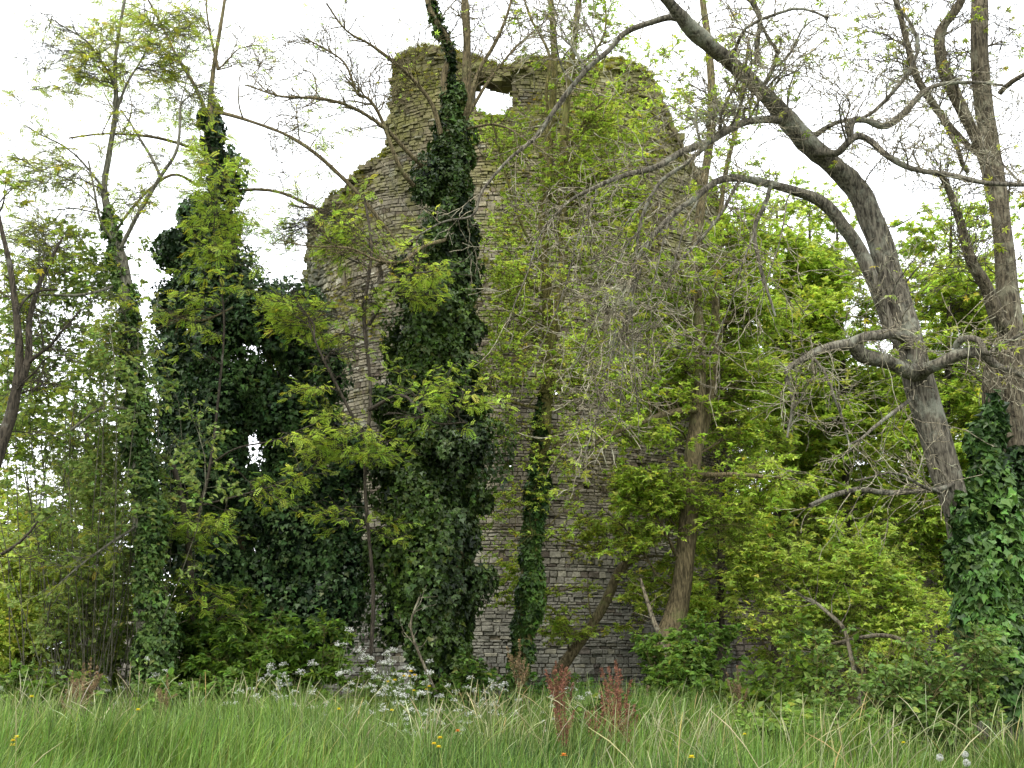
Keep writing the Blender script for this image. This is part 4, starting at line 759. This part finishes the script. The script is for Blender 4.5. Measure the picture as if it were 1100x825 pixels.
# tussocks and leafy weeds that break the top of the meadow
def tussock(label,px,py,Y,seed,sc=1.0,ca=(.04,.09,.012),cb=(.20,.30,.07)):
    r_=np.random.default_rng(seed); p=at(px,py,Y); h=max(.3,p[2]); loc=(float(p[0]),float(Y),float(GZ(p[0],Y)))
    root=thing('grass_tussock',label,'grass tussock',loc,'taller tussocks standing above the meadow')
    n=260; ang=r_.uniform(0,6.28,n); rr=.14*np.sqrt(r_.random(n))*sc; bx=np.stack([np.cos(ang)*rr,np.sin(ang)*rr,0*rr-.02],-1)+np.array(loc)
    hh=h*r_.uniform(.5,1.08,n); ln=r_.random(n)**.8*.75; a2=ang+r_.normal(size=n)*.6; t=np.linspace(0,1,7)
    P=np.stack([bx[:,0:1]+np.cos(a2)[:,None]*hh[:,None]*ln[:,None]*t**2.1,bx[:,1:2]+np.sin(a2)[:,None]*hh[:,None]*ln[:,None]*t**2.1,bx[:,2:3]+hh[:,None]*(t-.35*ln[:,None]*t**3)],-1)
    f=r_.uniform(0,3.14,n); wv=np.stack([np.cos(f),np.sin(f),0*f],-1)*.006; tap=np.array([.8,1,1,.9,.7,.45,.08])
    V=np.stack([P-wv[:,None]*tap[:,None],P+wv[:,None]*tap[:,None]],2); i=np.arange(n)[:,None]*14; k=np.arange(6)[None]*2
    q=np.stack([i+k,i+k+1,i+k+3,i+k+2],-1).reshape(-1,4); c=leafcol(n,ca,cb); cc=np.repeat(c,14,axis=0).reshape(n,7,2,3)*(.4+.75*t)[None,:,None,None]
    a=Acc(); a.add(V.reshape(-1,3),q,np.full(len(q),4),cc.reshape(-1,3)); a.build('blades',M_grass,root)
    m_=14; b2=np.array(loc)+np.stack([r_.normal(size=m_)*.08,r_.normal(size=m_)*.08,np.zeros(m_)],-1); a3=r_.uniform(0,6.28,m_); l3=r_.uniform(.05,.5,m_); h3=h*r_.uniform(.85,1.2,m_); t=np.linspace(0,1,10)
    P=np.stack([b2[:,0:1]+np.cos(a3)[:,None]*h3[:,None]*l3[:,None]*t**2.5,b2[:,1:2]+np.sin(a3)[:,None]*h3[:,None]*l3[:,None]*t**2.5,h3[:,None]*(t-.3*l3[:,None]*t**4)],-1)
    R=np.where(t<.7,.0013,.0045*np.sin(np.pi*np.clip((t-.7)/.34,.08,1)))[None]*np.ones((m_,1)); a=Acc(); tubes(a,P,R,4,leafcol(m_,(.20,.21,.09),(.42,.42,.24))); a.build('seed_stalks',M_dry,root)
tl=[(150,722,13.5,'tussock with pale seed stalks at the foot of the narrow ivy column'),(215,730,12.5,'tussock in front of the left part of the bramble thicket'),(262,722,13,'tussock in front of the middle of the bramble thicket'),(318,732,12,'arching pale tussock left of the cow parsley'),(30,728,12.5,'tussock at the far left edge of the meadow'),(65,738,11.5,'tussock between the far left edge and the brown docks'),(370,738,11.5,'tussock just in front of the thickest cow parsley'),(505,738,12,'tussock at the foot of the centre ivy tree'),(530,750,10.5,'tussock before the foot of the twin-stemmed tree'),(640,748,12,'tussock just left of the tallest rusty dock'),(705,757,11.5,'tussock below the nettle patch'),(765,762,11,'tussock below the right end of the nettle patch'),(830,765,11,'tussock left of the wild rose bush'),(1085,770,9.5,'tussock at the right edge under the ivy'),(460,752,10,'tussock in the middle of the meadow below the centre ivy tree'),(110,752,10,'tussock in the left foreground of the meadow')]
for i,(px,py,Y,lb) in enumerate(tl): tussock(lb,px,py,Y,40+i)
bush('weed_clump','low leafy weeds in front of the left green bush',(50,760,14.2),[(50,728,14.2,60,14,.4,22)],dict(T=OVAL,per=6,size=.09,a=(.06,.13,.02),b=(.22,.34,.06),tilt=.5),cat='weeds',twig=dict(n_aux=4,len1=.3,m2=3,len2=.15))
bush('weed_clump','low leafy weeds between the narrow ivy column and the cow parsley',(210,765,13.6),[(200,738,13.6,70,12,.4,22)],dict(T=OVAL,per=6,size=.08,a=(.05,.12,.02),b=(.20,.32,.06),tilt=.5),cat='weeds',twig=dict(n_aux=4,len1=.3,m2=3,len2=.15))
bush('weed_clump','low leafy weeds at the foot of the rusty docks right of the centre',(640,775,12.5),[(650,757,12.5,60,12,.4,20)],dict(T=OVAL,per=6,size=.07,a=(.05,.12,.02),b=(.20,.32,.06),tilt=.5),cat='weeds',twig=dict(n_aux=4,len1=.25,m2=3,len2=.12))
bush('weed_clump','low leafy weeds along the foot of the wild rose bush',(860,790,10.2),[(850,775,10.2,60,14,.4,22),(930,785,10,60,12,.3,16)],dict(T=OVAL,per=6,size=.065,a=(.06,.13,.02),b=(.24,.36,.07),tilt=.5),cat='weeds',twig=dict(n_aux=4,len1=.25,m2=3,len2=.12))

# ================================================================== wild flowers
def build_at(root,name,mat,fn,smooth=False):
    a=Acc(); fn(a); return a.build(name,mat,root,smooth=smooth)
def copy_thing(root,loc,rz,sc,label=None):
    r=root.copy(); COL.objects.link(r); r.location=loc; r.rotation_euler=(0,0,rz); r.scale=(sc,)*3
    if label: r['label']=label
    for ch in root.children:
        c=ch.copy(); COL.objects.link(c); c.parent=r
    return r
def place(px,py,Y,h):
    """put a plant of height h so its top shows at (px,py): returns ground point, scale"""
    p=at(px,py,Y); return (float(p[0]),float(Y),float(GZ(p[0],Y))), float(p[2]/h)
def parsley_proto(seed,label):
    r_=np.random.default_rng(seed); root=thing('cow_parsley',label,'wild flower',(0,0,0),'cow parsley in flower along the back of the meadow')
    heads=[];Pp=[];Rr=[]
    nb=r_.integers(3,6); main=np.array([[0,0,0],[.01,0,.35],[-.015,.01,.65],[0,0,.86]]); c=resample(main,n=10); Pp.append(c);Rr.append(np.linspace(.005,.003,10))
    heads.append(c[-1]+[0,0,.08])
    for k in range(nb):
        z0=r_.uniform(.35,.75); ang=k/nb*6.28+r_.random(); L_=r_.uniform(.16,.32); s=np.array([0,0,z0]); e=s+np.array([math.cos(ang)*L_*.75,math.sin(ang)*L_*.75,L_*.9]); heads.append(e+[0,0,.04])
        Pp.append(resample(np.array([s,(s+e)/2+[0,0,-.02],e]),n=10)); Rr.append(np.linspace(.003,.0018,10))
    def stem(a): tubes(a,np.array(Pp),np.array(Rr),5,(.09,.14,.03))
    build_at(root,'stem',M_grass,stem)
    for hd in heads:
        def um(a,hd=hd):
            base=hd-[0,0,.045]; m_=11; ang=r_.uniform(0,6.28,m_); rr=.052*np.sqrt(r_.random(m_)); tips=hd+np.stack([np.cos(ang)*rr,np.sin(ang)*rr,-rr*.55+.010*r_.normal(size=m_)],-1)
            P=np.linspace(0,1,4)[None,:,None]*(tips-base)[:,None]+base; tubes(a,P,np.full((m_,4),.0011),3,(.12,.17,.05))
            cen=np.repeat(tips,9,axis=0)+r_.normal(size=(m_*9,3))*[.007,.007,.006]; n=len(cen)
            scatter(a,TUFT,cen,r_.normal(size=(n,3))*[1,1,.2],np.tile([0,0,1.],(n,1))+.5*r_.normal(size=(n,3)),np.full(n,.0075),np.tile([.80,.81,.76],(n,1))*r_.uniform(.8,1.05,(n,1)))
        build_at(root,'umbel',M_petal,um)
    def lv(a):
        n=26; z=r_.uniform(.05,.55,n); ang=r_.uniform(0,6.28,n); rr=r_.uniform(.01,.16,n); p=np.stack([np.cos(ang)*rr,np.sin(ang)*rr,z],-1)
        scatter(a,PINN,p,np.stack([np.cos(ang),np.sin(ang),.2+0*ang],-1),np.tile([0,0,1.],(n,1))+.4*r_.normal(size=(n,3)),r_.uniform(.1,.2,n),leafcol(n,(.05,.10,.015),(.12,.2,.03)))
    build_at(root,'foliage',M_leaf,lv)
    return root
CPL='white flowered cow parsley standing above the grass at the foot of the ivy-clad trees'
pro=[parsley_proto(s,CPL) for s in (1,2,3)]
spots=[(384,692,14.5),(375,705,14.3),(395,700,14.6),(360,712,14.2),(405,712,14.4),(418,708,14.6),(432,710,14.4),(448,712,14.5),(425,722,13.8),(440,728,13.6),(345,722,14),(325,708,14.6),(318,718,14),(455,722,14),(470,735,13.4),(480,728,14),(495,732,14),(508,722,14.2),(520,728,14.3),(535,738,13.5),(500,745,13),(515,748,13),(545,742,14),(560,750,13.2),(598,738,14.5),(612,728,15),(620,745,14),(583,752,13.5),(632,748,14),(292,728,13.5),(300,712,14.6),(372,738,13),(355,748,12.6),(400,742,13),(415,752,12.6),(160,705,16),(152,715,15.6),(138,722,15.5),(450,752,12.6),(330,752,12.4),(468,712,14.8),(276,740,13),(618,760,12.6),(575,742,14.4)]
for i,(px,py,Y) in enumerate([s_ for k_,s_ in enumerate(spots) if k_%4!=3]):
    px+=random.gauss(0,16); py+=random.uniform(-6,14); Y+=random.uniform(-1.6,.6); loc,sc=place(px,py,Y,.95)
    if i<3: r=pro[i]; r.location=loc; r.scale=(sc,)*3; r.rotation_euler=(0,0,random.uniform(0,6))
    else: copy_thing(pro[i%3],loc,random.uniform(0,6.28),sc)

# red dock
def dock_proto(label,ca,cb,seed):
    r_=np.random.default_rng(seed); root=thing('dock_plant',label,'wild plant',(0,0,0),'rusty dock spikes in the grass')
    build_at(root,'stem',M_dry,lambda a: tubes(a,resample(np.array([[0,0,0],[.01,0,.5],[0,.01,1.0]]),n=8)[None],np.linspace(.006,.002,8)[None],5,tuple(np.array(ca)*.8)))
    specs=[(0,0,.55,0,0,1.0)]+[(0,0,r_.uniform(.45,.75),k*1.4,.09+.03*r_.random(),r_.uniform(.75,.95)) for k in range(6)]
    for (x,y,z0,an,off,z1) in specs:
        def sp_(a):
            n=170; t=r_.random(n); rad=.016*(1-.7*t)+.004; p=np.stack([math.cos(an)*off*t**.6+r_.normal(size=n)*rad*.7,math.sin(an)*off*t**.6+r_.normal(size=n)*rad*.7,z0+(z1-z0)*t],-1)
            scatter(a,TUFT,p,r_.normal(size=(n,3)),r_.normal(size=(n,3))+[0,0,.5],r_.uniform(.008,.016,n),leafcol(n,ca,cb))
        build_at(root,'seed_spike',M_dry,sp_)
    def lv(a):
        n=7; ang=r_.uniform(0,6.28,n); p=np.stack([0*ang,0*ang,r_.uniform(.02,.35,n)],-1)
        scatter(a,OVAL,p,np.stack([np.cos(ang),np.sin(ang),.6+0*ang],-1),np.tile([0,0,1.],(n,1)),r_.uniform(.12,.22,n),leafcol(n,(.06,.10,.02),(.13,.15,.03)))
    build_at(root,'foliage',M_leaf,lv)
    return root
dk=[dock_proto('rusty red dock with dense seed spikes in the grass before the tower foot',(.12,.06,.035),(.26,.12,.08),4),dock_proto('faded straw brown dock standing dry in the grass',(.15,.11,.055),(.28,.21,.12),5)]
docks=[(0,597,708,12,'rusty red dock farthest left of the red ones, just left of the leaning sapling'),(0,603,712,12.2,'rusty red dock at the foot of the leaning sapling'),(0,662,704,11,'tallest rusty red dock, in front of the nettles'),(0,655,728,10.6,'rusty red dock just left of the tallest one'),(0,672,742,10.2,'shorter rusty red dock just right of the tallest one'),(0,606,748,10,'short rusty dock low in the grass below the leaning sapling'),
 (1,98,705,13,'straw brown dock at the lower left in front of the left bush'),(1,90,712,12.6,'straw brown dock beside the taller one at the lower left'),(1,78,722,12.2,'small straw brown dock farthest left'),(1,180,725,12.4,'straw brown dock in front of the bramble thicket'),(1,792,716,13.4,'straw brown dock right of the nettles'),(0,640,752,10.3,'thin rusty dock between the two tall red groups'),(1,558,690,15.5,'dry brown dock stalk at the ivy stocking of the twin-stemmed tree')]
done=set()
for (t,px,py,Y,lb) in docks:
    loc,sc=place(px,py,Y,1.0)
    if t not in done: done.add(t); r=dk[t]; r.location=loc; r.scale=(sc,)*3; r['label']=lb
    else: copy_thing(dk[t],loc,random.uniform(0,6.28),sc,lb)

# yellow flowers
def yellow_proto(label,col,nh,seed):
    r_=np.random.default_rng(seed); root=thing('yellow_flower',label,'wild flower',(0,0,0),'yellow flowers dotted in the grass')
    heads=[np.array([r_.normal()*.05,r_.normal()*.05,.62-.05*k*r_.random()]) for k in range(nh)]
    build_at(root,'stem',M_grass,lambda a: tubes(a,np.array([resample(np.array([[0,0,0],[.01,.0,.3],h]),n=8) for h in heads]),np.full((nh,8),.002),4,(.08,.13,.03)))
    for hd in heads:
        def fl(a,hd=hd):
            n=26; ang=np.arange(n)/n*6.28*2; y=np.stack([np.cos(ang),np.sin(ang),.25+.9*(np.arange(n)%2)],-1)
            scatter(a,OVAL,np.tile(hd,(n,1)),y,np.tile([0,0,1.],(n,1)),np.full(n,.017),np.tile(col,(n,1))*r_.uniform(.8,1.1,(n,1)))
        build_at(root,'flower_head',M_petal,fl)
    return root
yl=[yellow_proto('x',[.80,.68,.03],1,1),yellow_proto('x',[.80,.62,.03],3,2),yellow_proto('x',[.75,.28,.05],1,3)]
ys=[(0,27,756,9,'single yellow flower in the grass at the far left'),(1,14,798,7,'cluster of yellow flowers at the lower left corner'),(0,22,794,7,'single yellow flower right of the corner cluster at lower left'),(0,363,761,10,'yellow flower in the grass below the cow parsley, left of the centre tree'),(0,426,761,10,'yellow flower directly below the orange yellow heads at the centre tree'),(1,430,727,13,'group of yellow heads among the cow parsley left of the centre tree'),(1,443,722,13.2,'brighter yellow group at the edge of the centre ivy column'),(1,460,738,13,'yellow heads among white umbels at the foot of the centre tree'),(1,470,790,7.5,'small yellow flowers in the foreground grass below the centre tree'),(2,474,780,8,'orange flower in the foreground grass below the centre tree'),(2,608,819,5.6,'orange flower at the bottom edge of the picture right of centre'),(0,977,795,8.5,'yellow flower in front of the wild rose bush'),(0,736,816,6,'pale yellow flower at the bottom edge right of the orange one'),(0,799,782,9,'tiny yellow flower between the nettles and the wild rose'),(0,153,767,9,'yellow flower in the grass below the bramble thicket')]
done=set()
for (t,px,py,Y,lb) in ys:
    loc,sc=place(px,py,Y,.62)
    if t not in done: done.add(t); r=yl[t]; r.location=loc; r.scale=(sc,)*3; r['label']=lb
    else: copy_thing(yl[t],loc,random.uniform(0,6.28),sc,lb)
def clock_proto():
    root=thing('dandelion_clock','x','dandelion',(0,0,0),'dandelion clocks at the lower right')
    build_at(root,'stem',M_grass,lambda a: tubes(a,resample(np.array([[0,0,0],[.01,0,.25],[0,0,.5]]),n=8)[None],np.full((1,8),.0022),5,(.14,.17,.06)))
    def hd(a):
        n=90; d=unit(rng.normal(size=(n,3))); c=np.array([0,0,.5]); P=c+np.linspace(.004,.019,3)[None,:,None]*d[:,None]; tubes(a,P,np.full((n,3),.0004),3,(.5,.5,.45))
        scatter(a,TUFT,c+d*.019,np.cross(d,rng.normal(size=(n,3))),d,np.full(n,.006),np.tile([.5,.52,.47],(n,1)))
    build_at(root,'seed_head',M_petal,hd); return root
ck=clock_proto()
for i,(px,py,Y,lb) in enumerate([(1009,807,7.2,'roundest white dandelion clock at the lower right, left of the other two'),(1038,813,7.0,'lower right dandelion clock farthest right'),(1036,804,7.6,'faint dandelion clock just above the one farthest right')]):
    loc,sc=place(px,py,Y,.52)
    if i==0: ck.location=loc; ck.scale=(sc,)*3; ck['label']=lb
    else: copy_thing(ck,loc,1.0*i,sc,lb)
